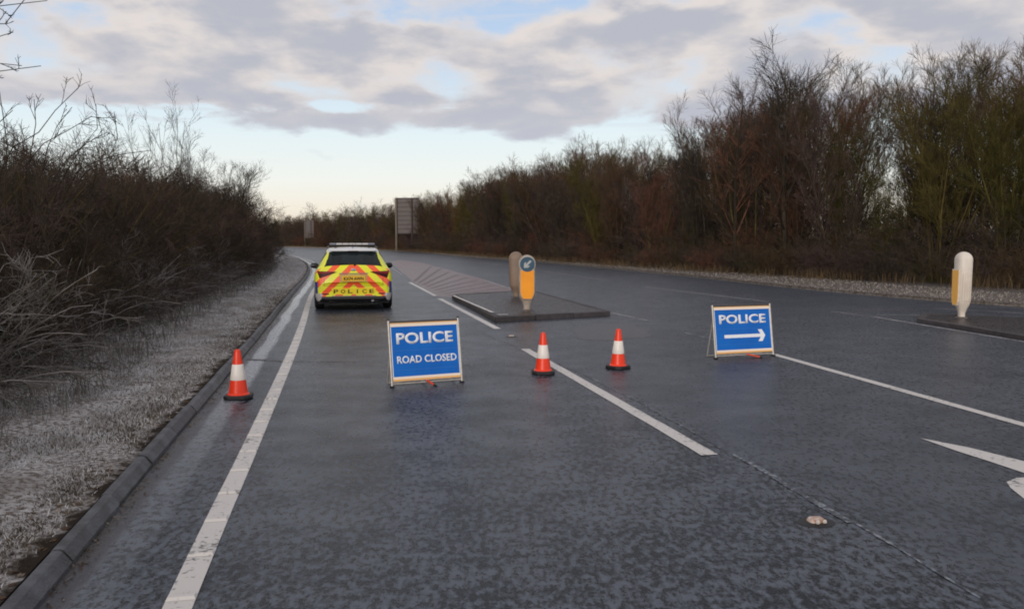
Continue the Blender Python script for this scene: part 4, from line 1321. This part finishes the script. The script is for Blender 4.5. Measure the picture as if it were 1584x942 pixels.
class Grow:
    """polylines stored as levels: arrays (M, n, 3) with radii (M, n)"""
    def __init__(s, seed): s.r = np.random.default_rng(seed); s.levels = []

    def run(s, P, D, Ls, n, r0, r1, wob, up, upz=None):
        M = len(P); pts = [P]; D = unit(D)
        for k in range(n - 1):
            D = unit(D + s.r.normal(0, wob, (M, 3)) + np.array([0, 0, 1]) * (up if np.isscalar(up) else up[k]))
            P = P + D * (Ls / (n - 1))[:, None]; pts.append(P)
        A = np.stack(pts, 1)
        f = np.linspace(0, 1, n)[None]
        Rr = (r0[:, None] * (1 - f) + r1 * f)
        s.levels.append((A, Rr)); return len(s.levels) - 1

    def child(s, li, per, tmin, tmax, Lf, n, ang, wob, up, rf=0.6, rmin=0.004, r1=0.003, lenfall=0.5, sel=None):
        A, Rr = s.levels[li]
        M, m, _ = A.shape
        i = np.repeat(np.arange(M), per); K = len(i)
        t = s.r.uniform(tmin, tmax, K) * (m - 1); k = np.minimum(t.astype(int), m - 2); fr = (t - k)[:, None]
        P = A[i, k] * (1 - fr) + A[i, k + 1] * fr; T = unit(A[i, k + 1] - A[i, k])
        rad = Rr[i, k] * (1 - fr[:, 0]) + Rr[i, k + 1] * fr[:, 0]
        Rn = s.r.normal(0, 1, (K, 3)); side_ = unit(np.cross(T, Rn))
        an = s.r.normal(ang, ang * .25, K)[:, None]
        D = T * np.cos(an) + side_ * np.sin(an)
        tt = t / (m - 1)
        L_ = Lf * s.r.uniform(.6, 1.25, K) * (1 - lenfall * (tt - tmin) / max(1e-6, tmax - tmin))
        return s.run(P, D, L_, n, np.maximum(rmin, rad * rf), r1, wob, up)

    def mesh(s, name, lv, mat, sides=3):
        Vs, Fs, base_ = [], [], 0
        for li in lv:
            A, Rr = s.levels[li]; M, n, _ = A.shape
            sd_ = sides if li else max(sides, 5)
            T = np.gradient(A, axis=1); T = unit(T)
            ref = np.where(np.abs(T[..., 2:3]) > .9, np.array([1.0, 0, 0]), np.array([0, 0, 1.0]))
            u = unit(np.cross(T, ref)); w = np.cross(T, u)
            an = np.arange(sd_) * 2 * math.pi / sd_
            ring = A[:, :, None] + Rr[:, :, None, None] * (np.cos(an)[None, None, :, None] * u[:, :, None] + np.sin(an)[None, None, :, None] * w[:, :, None])
            Vs.append(ring.reshape(-1, 3))
            m_, k_, q_ = np.meshgrid(np.arange(M), np.arange(n - 1), np.arange(sd_), indexing='ij')
            b0 = base_ + (m_ * n + k_) * sd_
            Fs.append(np.stack([b0 + q_, b0 + (q_ + 1) % sd_, b0 + sd_ + (q_ + 1) % sd_, b0 + sd_ + q_], -1).reshape(-1, 4))
            base_ += M * n * sd_
        return mesh_np(name, np.concatenate(Vs), np.concatenate(Fs), mat, smooth=True)


def tall_tree(seed, stems, H, spread, mats, dens=1.0):
    """upright multi-stemmed bare tree: trunk = stems, crown = branches and twigs. Height about H"""
    g = Grow(seed); r = g.r
    a = r.uniform(0, 2 * math.pi, stems); rr = r.uniform(.05, .35, stems)
    P = np.stack([np.cos(a) * rr, np.sin(a) * rr, np.full(stems, -.1)], -1)
    D = np.stack([np.cos(a) * spread, np.sin(a) * spread, np.ones(stems)], -1)
    L_ = H * r.uniform(.68, .95, stems)
    g.run(P, D, L_, 9, r.uniform(.030, .062, stems), .010, .07, .06)
    l1 = g.child(0, int(17 * dens), .18, .98, H * .26, 6, .55, .10, .13, rf=.5, rmin=.010, r1=.006, lenfall=.45)
    l2 = g.child(l1, int(8 * dens), .2, 1, H * .105, 4, .6, .12, .10, rf=.6, rmin=.007, r1=.005)
    l3 = g.child(l2, 5, .2, 1, H * .055, 3, .6, .12, .08, rf=.7, rmin=.0048, r1=.003)
    tm = g.mesh('trunk', [0], mats[0]); cm = g.mesh('crown', [l1, l2, l3], mats[1])
    return tm, cm


def single_tree(seed, H, mats):
    g = Grow(seed); r = g.r
    g.run(np.array([[0, 0, -.1]]), np.array([[.02, 0, 1.]]), np.array([H * .9]), 9, np.array([.11]), .015, .05, .05)
    l1 = g.child(0, 20, .22, .95, H * .42, 7, .65, .09, .12, rf=.55, rmin=.018, r1=.008, lenfall=.55)
    l2 = g.child(l1, 9, .2, 1, H * .16, 5, .6, .13, .07, rf=.6, rmin=.009, r1=.005)
    l3 = g.child(l2, 5, .2, 1, H * .07, 3, .6, .14, .02, rf=.7, rmin=.006, r1=.004)
    return g.mesh('trunk', [0], mats[0]), g.mesh('crown', [l1, l2, l3], mats[1])


def bush(seed, H, R, stems, mats, arch=-.09, tw=7, rad=.010, twig=.0045, sub=9):
    g = Grow(seed); r = g.r
    a = r.uniform(0, 2 * math.pi, stems); rr = R * .45 * np.sqrt(r.uniform(0, 1, stems))
    P = np.stack([np.cos(a) * rr, np.sin(a) * rr, np.full(stems, -.05)], -1)
    lean = r.uniform(.1, .85, stems)
    D = np.stack([np.cos(a) * lean, np.sin(a) * lean, np.ones(stems)], -1)
    g.run(P, D, H * r.uniform(.6, 1.2, stems), 8, r.uniform(.7, 1.6, stems) * rad, .005, .11, arch)
    l1 = g.child(0, sub, .15, 1, H * .34, 5, .8, .16, .0, rf=.6, rmin=twig * 1.25, r1=twig * .8, lenfall=.4)
    l2 = g.child(l1, tw, .1, 1, H * .13, 3, .8, .18, .02, rf=.7, rmin=twig, r1=twig * .6, lenfall=.3)
    return g.mesh('stems', [0], mats[0]), g.mesh('twigs', [l1, l2], mats[1])


def plant(name, meshes, parts, loc, rz, sc, label, cat, group, sz=None, tilt=0.0):
    root = empty(name, loc, rz); root.scale = (sc, sc, sz or sc); root.rotation_euler.x = tilt
    tag(root, label, cat, group)
    for me, pn in zip(meshes, parts):
        link(pn, me, root)
    return root


TALL = [tall_tree(100 + k, [5, 7, 4, 6, 8, 5][k], 9.0, [.22, .16, .26, .20, .14, .30][k],
                  [(M_BARK, M_TWIG), (M_OLIVE, M_RUST), (M_OLIVE, M_TWIG), (M_BARK, M_RUST), (M_OLIVE, M_OLIVE), (M_BARK, M_TWIG)][k], 1.0) for k in range(6)]
SINGLE = [single_tree(200, 9.0, (M_BARK, M_TWIG)), single_tree(201, 9.0, (M_BARK, M_RUST))]
BUSH = [bush(300 + k, 2.6, 1.5, 46, [(M_BARK, M_TWIG), (M_OLIVE, M_TWIG), (M_BARK, M_RUST)][k], arch=-.05, tw=6, sub=9) for k in range(3)]
HBUSH = [bush(340 + k, 2.6, 1.5, 46, [(M_OLIVE, M_HEDGE), (M_BARK, M_HEDGE), (M_BARK, M_TWIG)][k], arch=-.08, tw=11, sub=11, twig=.0036) for k in range(3)]
BRAMBLE = [bush(320 + k, 1.6, 1.2, 42, (M_FROST, M_FROST) if k else (M_FROST, M_TWIG), arch=-.20, tw=5, rad=.0065, twig=.0038, sub=6) for k in range(2)]

# --- right-hand wood
front_px = [(2300, 470), (1950, 462), (1760, 455), (1584, 447), (1430, 439), (1220, 428), (1060, 418), (950, 410.5), (850, 403.5), (760, 397.5), (680, 391.5), (600, 386.8)]
fp = [tuple(gnd(*p)[:2]) for p in front_px]
e_end = [t_right(t) for t in tl]
fp += [tuple(KERB.at(q, 26.5)[0]) for q in tl if KERB.at(q, 26.5)[0][0] < fp[-1][0] - 8]
FRONT = Curve(fp, 1.0, t0_y=20)
SKYLINE = [(0, 340), (440, 338), (520, 327), (600, 320), (660, 302), (700, 300), (760, 268), (850, 244), (950, 222), (1000, 236), (1060, 218), (1108, 145), (1160, 128), (1220, 90),
           (1285, 102), (1308, 150), (1328, 235), (1368, 235), (1384, 140), (1404, 106), (1470, 92), (1584, 68), (1800, 60), (2400, 60)]
sx_, sy_ = zip(*SKYLINE)
tmin_, tmax_ = FRONT.t[0] + 4, FRONT.t[-1] - 6
ORD = ['first', 'second', 'third', 'fourth', 'fifth', 'sixth', 'seventh', 'eighth', 'ninth', 'tenth', 'eleventh', 'twelfth', 'thirteenth', 'fourteenth', 'fifteenth', 'sixteenth', 'seventeenth', 'eighteenth', 'nineteenth', 'twentieth'] + ['later'] * 40
ordn = 0
count = 0
for row, (off, sp0) in enumerate(((1.2, 2.5), (4.5, 2.5), (8.5, 3.2), (13.0, 4.0))):
    tt = tmin_ + row * .9
    while tt < tmax_:
        j = RNG.uniform(-.6, .6, 2)
        # offset to the right of travel (FRONT runs from near right to far left)
        p = FRONT.at(tt, off + j[0])[0]
        Yd = max(12, p[1]); px = px_of(p[0], Yd)
        growth = 1.0 + max(0, (Yd - 60)) / 70
        ytop = np.interp(px, sx_, sy_)
        Hh = CAM_H + (HORIZON - ytop) / FPX * Yd
        Hh *= RNG.uniform(.88, 1.07) if row else RNG.uniform(.75, 1.04)
        gap = 1326 < px < 1370 and row < 4
        if not gap and p[1] < 260:
            k = int(RNG.integers(0, 6)); sc = Hh / 9.0
            if px > 1350 and RNG.uniform() < .6: k = (2, 4, 3)[int(RNG.integers(0, 3))]
            pick = TALL[k]
            near = px > -50 and px < 1620 and Yd < 60 and row == 0
            side_word = 'far' if Yd > 60 else 'near'
            if Yd > 60:
                lab = 'slim bare tree in the distant part of the right hand wood'
                grp = 'bare trees in the distant wood'
            else:
                lab = ['bare upright tree with several stems in the wood right of the road', 'bare tree with russet twig crown in the wood right of the road',
                       'bare tree with mossy olive stems in the wood right of the road', 'bare dark stemmed tree with rusty twigs in the wood right of the road',
                       'olive green bare tree with many upright stems right of the road', 'wide spreading bare grey tree in the wood right of the road'][k]
                if row == 0 and px < 1584:
                    lab = ['bare grey tree with several upright stems', 'bare tree with russet crown', 'bare tree with mossy stems', 'bare dark tree with rusty twigs', 'olive green many stemmed bare tree', 'wide spreading bare grey tree'][k] + ', ' + ORD[ordn] + ' from right in front row of wood'
                    ordn += 1
                grp = 'bare trees in the near wood ' + ['grey', 'russet', 'mossy', 'rusty', 'olive', 'wide'][k]
            wid = sc * RNG.uniform(.85, 1.15) * (1 if Yd < 60 else 1.15)
            plant('bare_tree', pick, ('trunk', 'crown'), (p[0], p[1], .02), RNG.uniform(0, 6.28), wid, lab, 'tree', grp, sz=sc * 1.02, tilt=RNG.normal(0, .03))
            count += 1
        tt += sp0 * growth * RNG.uniform(.8, 1.2)
print('wood trees', count)
# two rounded single trees that stand above the rest
for (px, yb, ytop, ex, lab) in ((1215, 425, 100, 1.25, 'tallest round crowned bare tree rising above the wood right of centre'),
                                (1140, 421, 145, 1.2, 'round crowned bare tree just left of the tallest one in the wood')):
    g_ = gnd(px, yb, .05); Hh = CAM_H + (HORIZON - ytop) / FPX * g_.y
    plant('bare_tree', SINGLE[0 if px > 1200 else 1], ('trunk', 'crown'), g_, 1.0 + px, Hh / 9.0 * ex, lab, 'tree', None, sz=Hh / 8.9)
# shrub layer under the trees
cnt = 0
for row, (off, sp0, hs) in enumerate(((-.4, 1.9, .62), (1.8, 2.1, 1.0), (5.5, 2.8, 1.25), (10, 4.0, 1.5))):
    tt = tmin_ + row * .7
    while tt < tmax_:
        p = FRONT.at(tt, off + RNG.uniform(-.4, .4))[0]
        Yd = max(12, p[1]); growth = 1.0 + max(0, (Yd - 50)) / 45
        px = px_of(p[0], Yd)
        if p[1] < 250:
            k = int(RNG.integers(0, 3)); s = hs * RNG.uniform(.75, 1.15) * (1 + .35 * (growth - 1))
            lab = 'low leafless shrub at the foot of the right hand wood' if row == 0 else 'dark leafless shrub filling the space under the right hand trees'
            plant('shrub', BUSH[k], ('stems', 'twigs'), (p[0], p[1], .03), RNG.uniform(0, 6.28), s, lab, 'shrub',
                  'low shrubs along the wood edge' if row == 0 else 'dark shrubs under the trees', sz=s * (1.05 if row else .9))
            cnt += 1
        tt += sp0 * growth * RNG.uniform(.8, 1.2)
print('shrubs right', cnt)

# --- left hedge
HT = [(-6, 1.8), (3, 1.8), (8, 1.75), (12, 1.85), (20, 2.1), (28, 2.0), (50, 2.5), (75, 4.2), (100, 5.5), (150, 6)]
ht, hd_ = zip(*HT)
cnt = 0
LSKY = [(-900, 200), (0, 248), (60, 242), (120, 252), (170, 268), (215, 286), (260, 300), (300, 294), (345, 272), (375, 290), (400, 320), (425, 345), (440, 354)]
lx, ly = zip(*LSKY)
for row, (off, sp0) in enumerate(((1.25, .95), (2.5, 1.25), (4.1, 1.6), (6.4, 2.2))):
    tt = -3.0 + row * .5
    while tt < 150:
        d_ = np.interp(tt, ht, hd_) + off + RNG.uniform(-.25, .25)
        p = KERB.at(tt, -d_)[0]; Yd = max(4.0, p[1]); px = px_of(p[0], Yd)
        Htop = CAM_H + (HORIZON - np.interp(px, lx, ly)) / FPX * Yd
        Htop = min(Htop, 4.8) if tt < 90 else Htop
        lowf = (.50, .82, .97, 1.0)[row]
        Hh = max(1.0, Htop * lowf * RNG.uniform(.85, 1.06)); s = Hh / 2.5
        if tt > 70: s *= .9
        k = int(RNG.integers(0, 3))
        nm = {0: ('leafless shrub at the front foot of the left hedge', 'shrubs at the foot of the left hedge'),
              1: ('dense bare shrub in the middle of the left hedge', 'shrubs in the middle of the left hedge')}.get(row, ('tall bare shrub at the back of the left hedge', 'shrubs at the back of the left hedge'))
        wid = min(s, .9 + .25 * s) if row < 2 else s
        plant('shrub', HBUSH[k], ('stems', 'twigs'), (p[0], p[1], .12), RNG.uniform(0, 6.28), wid, nm[0], 'shrub', nm[1], sz=s)
        cnt += 1
        tt += sp0 * (1 + max(0, tt - 12) / 30) * RNG.uniform(.85, 1.15)
print('hedge shrubs', cnt)
tt = -2.0
while tt < 60:
    for off in (.7, 1.15):
        d_ = np.interp(tt, ht, hd_) + off + RNG.uniform(-.2, .2)
        p = KERB.at(tt + RNG.uniform(-.3, .3), -d_)[0]; s = RNG.uniform(.55, .95) * (1.0 if off > .4 else .7)
        if tt > 30: s *= 1.2
        k = int(RNG.integers(0, 2))
        plant('bramble', BRAMBLE[k], ('stems', 'twigs'), (p[0], p[1], .11), RNG.uniform(0, 6.28), s, 'frosted arching bramble at the foot of the left hedge', 'bramble', 'frosted brambles along the left verge')
    tt += .95 * (1 + max(0, tt - 10) / 25)

# bare sapling cluster standing above the left hedge
g_ = gnd(288, 424, .1)
Hh = CAM_H + (HORIZON - 172) / FPX * g_.y
LEFTTREE = tall_tree(411, 7, 9.0, .17, (M_BARK, M_TWIG), .6)
plant('bare_tree', LEFTTREE, ('trunk', 'crown'), (g_.x - .5, g_.y, .1), .4, Hh / 9.0 * .9, 'slender bare sapling clump standing above the left hedge', 'tree', None, sz=Hh / 8.3)
TALLB = tall_tree(412, 16, 9.0, .40, (M_OLIVE, M_TWIG), .9)
g_ = gnd(345, 412, .1); Hh = CAM_H + (HORIZON - 252) / FPX * g_.y
plant('bare_tree', TALLB, ('trunk', 'crown'), (g_.x - .3, g_.y, .1), 2.4, Hh / 9.0 * 1.15, 'dense rounded olive brown thorn tree at the end of the left hedge', 'tree', None, sz=Hh / 8.0)
g_ = Vector((*KERB.at(84, -5.5)[0], .1)); print('sapling px', px_of(g_.x, g_.y)); Hh = CAM_H + (HORIZON - 305) / FPX * g_.y
plant('bare_tree', TALL[0], ('trunk', 'crown'), (g_.x, g_.y, .1), 1.4, Hh / 9.0 * .6, 'thin pale sapling beyond the far end of the left hedge', 'tree', None, sz=Hh / 8.9)


# arching hawthorn whips and the overhanging branch: limbs set out by hand, twigs grown on them
def resample(pts, n):
    P_ = np.array([tuple(p) for p in pts]); s = np.concatenate([[0], np.cumsum(np.linalg.norm(np.diff(P_, axis=0), axis=1))])
    q = np.linspace(0, s[-1], n)
    return np.stack([np.interp(q, s, P_[:, i]) for i in range(3)], -1)


def limb_plant(name, base_pt, limbs, seed, label, mats, r0=.012, tw=(9, .45, 6, .16), up=.05):
    g = Grow(seed); n = 12
    A = []
    for L_ in limbs:
        q = resample(L_, n) + np.concatenate([[[0, 0, 0]], g.r.normal(0, .018, (n - 1, 3))])
        A.append(q - np.array(tuple(base_pt)))
    A = np.stack(A); Rr = np.repeat(np.linspace(1, .28, n)[None], len(limbs), 0) * r0
    g.levels.append((A, Rr))
    l1 = g.child(0, tw[0], .15, 1, tw[1], 5, .7, .13, up, rf=.5, rmin=.0045, r1=.003, lenfall=.4)
    l2 = g.child(l1, tw[2], .15, 1, tw[3], 3, .7, .15, up, rf=.6, rmin=.0032, r1=.002)
    root = empty(name, base_pt); tag(root, label, 'tree')
    link('trunk', g.mesh('trunk', [0], mats[0]), root); link('crown', g.mesh('crown', [l1, l2], mats[1]), root)
    return root


Yh = 10.0
bp_ = Vector((at(60, 400, Yh).x, Yh, .1))
W = lambda pts, Y=Yh: [bp_, Vector((bp_.x + random.uniform(-.4, .4), Y, 1.4))] + [at(x, y, Y) for x, y in pts]
limb_plant('hawthorn', bp_, [
    W([(0, 262), (20, 232), (60, 212), (80, 178), (108, 156), (119, 137)], 9.6), W([(66, 250), (84, 200), (97, 182), (112, 165)], 10.0),
    W([(100, 268), (135, 228), (152, 196), (155, 172), (149, 157)], 10.4), W([(120, 270), (170, 244), (186, 212), (187, 190), (180, 172)], 10.2),
    W([(40, 250), (50, 205), (55, 180), (52, 153)], 9.9), W([(120, 262), (160, 243), (200, 240), (232, 232)], 10.6),
    W([(10, 240), (8, 200), (3, 165), (-5, 140)], 9.4), W([(30, 262), (60, 225), (100, 212), (128, 190), (140, 182)], 9.8),
    W([(-40, 262), (-30, 220), (-5, 192), (20, 172)], 9.2), W([(90, 262), (120, 235), (140, 215), (165, 205)], 10.0),
    W([(70, 262), (30, 230), (-20, 215)], 9.9), W([(140, 275), (180, 262), (215, 262)], 10.8)],
    501, 'gnarled hawthorn with long arching shoots above the hedge at the left edge', (M_BARK, M_TWIG), r0=.014, tw=(13, .42, 6, .14))
bp2 = Vector((-8.6, 8.2, .1))
V2 = lambda pts, Y: [bp2, Vector((-8.0, 8.0, 2.6)), Vector((-6.6, 7.9, 3.3))] + [at(x, y, Y) for x, y in pts]
limb_plant('overhanging_tree', bp2, [
    V2([(-60, 30), (0, 37), (28, 38), (42, 22), (52, 2), (58, -30)], 8.0), V2([(-60, 0), (0, 12), (40, 12), (62, 13), (78, 4)], 8.0),
    V2([(-60, 80), (0, 68), (16, 64), (26, 54)], 8.0), V2([(-60, 118), (0, 116), (28, 110), (62, 104)], 8.0),
    V2([(-60, 90), (0, 88), (20, 96), (40, 100)], 8.1), V2([(-60, -20), (0, -12), (40, -20)], 8.0), V2([(-80, 60), (-30, 20), (10, -20)], 7.8)],
    502, 'overhanging bare branches reaching in at the top left corner', (M_BARK, M_TWIG), r0=.013, tw=(11, .20, 5, .08), up=.10)


# ------------------------------------------------------------------ grass
def blades(name, P, H, W_, lean, mat, seed, three=True):
    r = np.random.default_rng(seed); n = len(P)
    a = r.uniform(0, 2 * math.pi, n); dx = np.stack([np.cos(a), np.sin(a), np.zeros(n)], -1)
    b = r.uniform(0, 2 * math.pi, n); ln = r.uniform(0, 1, n) * lean
    tip = P + np.stack([np.cos(b) * ln * H, np.sin(b) * ln * H, H], -1)
    midp = P + np.stack([np.cos(b) * ln * H * .35, np.sin(b) * ln * H * .35, H * .6], -1)
    w = W_ * r.uniform(.6, 1.3, n)
    V = np.stack([P - dx * w[:, None], P + dx * w[:, None], midp + dx * w[:, None] * .8, midp - dx * w[:, None] * .8, tip], 1).reshape(-1, 3)
    q = np.arange(n)[:, None] * 5
    F = np.concatenate([q + [0, 1, 2], q + [0, 2, 3], q + [3, 2, 4]])
    return mesh_np(name, V, F, mat)


def scatter_verge(n, t0, t1, dmin, dmax_f, pw=1.0):
    t_ = t0 + (t1 - t0) * RNG.uniform(0, 1, n) ** pw
    dm = np.array([dmax_f(q) for q in t_])
    d = dmin + (dm - dmin) * RNG.uniform(0, 1, n)
    p = np.stack([KERB.at(tq, -dq)[0] for tq, dq in zip(t_, d)]) if False else None
    x = np.interp(t_, KERB.t, KERB.p[:, 0]); y = np.interp(t_, KERB.t, KERB.p[:, 1])
    dx = np.interp(t_ + .5, KERB.t, KERB.p[:, 0]) - np.interp(t_ - .5, KERB.t, KERB.p[:, 0]); dy = np.interp(t_ + .5, KERB.t, KERB.p[:, 1]) - np.interp(t_ - .5, KERB.t, KERB.p[:, 1])
    l = np.hypot(dx, dy)
    h = KERB_H - .02 + .05 * np.clip((d - .2) / 2, 0, 1) + .25 * np.clip((d - 3) / 6, 0, 1)
    return np.stack([x - dy / l * d, y + dx / l * d, h], -1), d, t_


hw_ = lambda q: float(np.interp(q, ht, hd_)) + .9
P1, d1, t1_ = scatter_verge(380000, 2.0, 26, .13, hw_, 1.6)
# clumping: keep by a smooth field
fld = np.sin(P1[:, 0] * 7.1 + np.sin(P1[:, 1] * 5.3)) + np.sin(P1[:, 1] * 6.3 + np.sin(P1[:, 0] * 8.7)) + RNG.normal(0, .9, len(P1))
keep = fld > -.7
keep &= ~((d1 < .30) & (RNG.uniform(0, 1, len(P1)) < (0.32 - d1) / .2))
P1 = P1[keep]; d1 = d1[keep]; t1_ = t1_[keep]
frosty = RNG.uniform(0, 1, len(P1)) < np.clip(.3 + .5 * (d1 - .2) / .5, .15, .80)
hs_ = RNG.uniform(.014, .038, len(P1)) * (1 + .4 * (t1_ > 12)) * (1 + .5 * (RNG.uniform(0, 1, len(P1)) < .06))
og = link('frosted_grass', blades('frosted_grass', P1[frosty], hs_[frosty], .0032, 1.3, M_BLADE, 1)); tag(og, 'short frosted grass covering the left verge', 'grass', kind='stuff')
og = link('dead_grass', blades('dead_grass', P1[~frosty], hs_[~frosty] * .9, .0034, 1.5, M_BLADE_D, 2)); tag(og, 'brown and dull green grass and litter among the frost on the left verge', 'grass', kind='stuff')
P2_, d2, t2 = scatter_verge(45000, 26, 110, .3, hw_, 1.2)
og = link('distant_frosted_grass', blades('distant_frosted_grass', P2_, RNG.uniform(.04, .10, len(P2_)), .008, 1.2, M_BLADE, 3)); tag(og, 'frosted grass on the distant stretch of the left verge', 'grass', kind='stuff')
# long brown stems along the foot of the hedge
P3, d3, t3 = scatter_verge(9000, 2, 50, .9, hw_, 1.2)
hd3 = np.interp(t3, ht, hd_); kp3 = np.abs(d3 - hd3) < .75
og = link('dead_grass_stems', blades('dead_grass_stems', P3[kp3], RNG.uniform(.15, .42, kp3.sum()), .003, .7, M_FROST, 4)); tag(og, 'long frosted dead stems where the left hedge meets the verge', 'grass', kind='stuff')


# right verge: pale frosted fringe then tall brown grass
def scatter_right(n, o0, o1, seed, tlo=0, thi=1):
    r = np.random.default_rng(seed)
    ts = REDGE.t[0] + (REDGE.t[-1] - REDGE.t[0]) * (tlo + (thi - tlo) * r.uniform(0, 1, n))
    d = r.uniform(o0, o1, n)
    x = np.interp(ts, REDGE.t, REDGE.p[:, 0]); y = np.interp(ts, REDGE.t, REDGE.p[:, 1])
    dx = np.interp(ts + .7, REDGE.t, REDGE.p[:, 0]) - np.interp(ts - .7, REDGE.t, REDGE.p[:, 0]); dy = np.interp(ts + .7, REDGE.t, REDGE.p[:, 1]) - np.interp(ts - .7, REDGE.t, REDGE.p[:, 1])
    l = np.hypot(dx, dy)
    return np.stack([x + dy / l * d, y - dx / l * d, np.full(n, .06)], -1)


PR = scatter_right(60000, .05, 4.0, 5, .1, .7)
og = link('far_verge_grass', blades('far_verge_grass', PR, RNG.uniform(.02, .07, len(PR)), .008, 1.4, M_BLADE_R, 6)); tag(og, 'frosted short grass along the verge right of the road', 'grass', kind='stuff')
# tall brown grass in front of the shrubs
r = np.random.default_rng(9); n = 26000
ts = FRONT.t[0] + (FRONT.t[-1] - FRONT.t[0]) * r.uniform(0.03, .8, n); off = r.normal(-1.2, .7, n)
x = np.interp(ts, FRONT.t, FRONT.p[:, 0]); y = np.interp(ts, FRONT.t, FRONT.p[:, 1])
dx = np.interp(ts + .7, FRONT.t, FRONT.p[:, 0]) - np.interp(ts - .7, FRONT.t, FRONT.p[:, 0]); dy = np.interp(ts + .7, FRONT.t, FRONT.p[:, 1]) - np.interp(ts - .7, FRONT.t, FRONT.p[:, 1]); l = np.hypot(dx, dy)
PT = np.stack([x + dy / l * off, y - dx / l * off, np.full(n, .05)], -1)
cl = np.sin(ts * 1.9) + np.sin(ts * .73 + 1) + r.normal(0, .8, n) > -.2
og = link('brown_tall_grass', blades('brown_tall_grass', PT[cl], r.uniform(.18, .55, cl.sum()), .009, .55, M_STRAW, 7)); tag(og, 'tall brown dead grass in front of the right hand wood', 'grass', kind='stuff')


# fallen leaves caught along the kerb and over the verge
def leaves(name, P, size, mats, seed):
    r = np.random.default_rng(seed); n = len(P); a = r.uniform(0, 2 * math.pi, n); s = size * r.uniform(.6, 1.3, n)
    u = np.stack([np.cos(a), np.sin(a), r.normal(0, .25, n)], -1) * s[:, None]
    v = np.stack([-np.sin(a), np.cos(a), r.normal(0, .25, n)], -1) * s[:, None] * .55
    V = np.stack([P - u, P - u * .2 - v, P + u, P - u * .2 + v], 1).reshape(-1, 3)
    F = np.arange(n)[:, None] * 4 + np.array([0, 1, 2, 3])
    return mesh_np(name, V, F, mats, midx=r.integers(0, len(mats), n))


M_LEAF1 = bark('brown fallen leaf', (0.10, 0.060, 0.035), (0.05, 0.032, 0.022), 0)
M_LEAF2 = bark('frosted fallen leaf', (0.26, 0.22, 0.19), (0.12, 0.09, 0.07), 0)
PL, dL, tL = scatter_verge(5000, 2, 30, .11, lambda q: 1.9, 1.5)
kk = (dL < .38) | (RNG.uniform(0, 1, len(dL)) < .55)
PL = PL[kk]; PL[:, 2] += .015
tag(link('fallen_leaves', leaves('fallen_leaves', PL, .020, [M_LEAF1, M_LEAF1, M_LEAF2], 11)), 'brown fallen leaves lying on the left verge behind the kerb', 'leaves', kind='stuff')
nG = 900; tG = 2 + 28 * RNG.uniform(0, 1, nG) ** 1.4; dG = np.abs(RNG.normal(0, .045, nG)) + .012
xy = np.array([KERB.at(a_, b_)[0] for a_, b_ in zip(tG, dG)])
tag(link('gutter_litter', leaves('gutter_litter', np.column_stack([xy, np.full(nG, .008)]), .012, [M_LEAF1, M_LEAF2], 12)), 'small leaf scraps and grit washed into the gutter by the kerb', 'litter', kind='stuff')
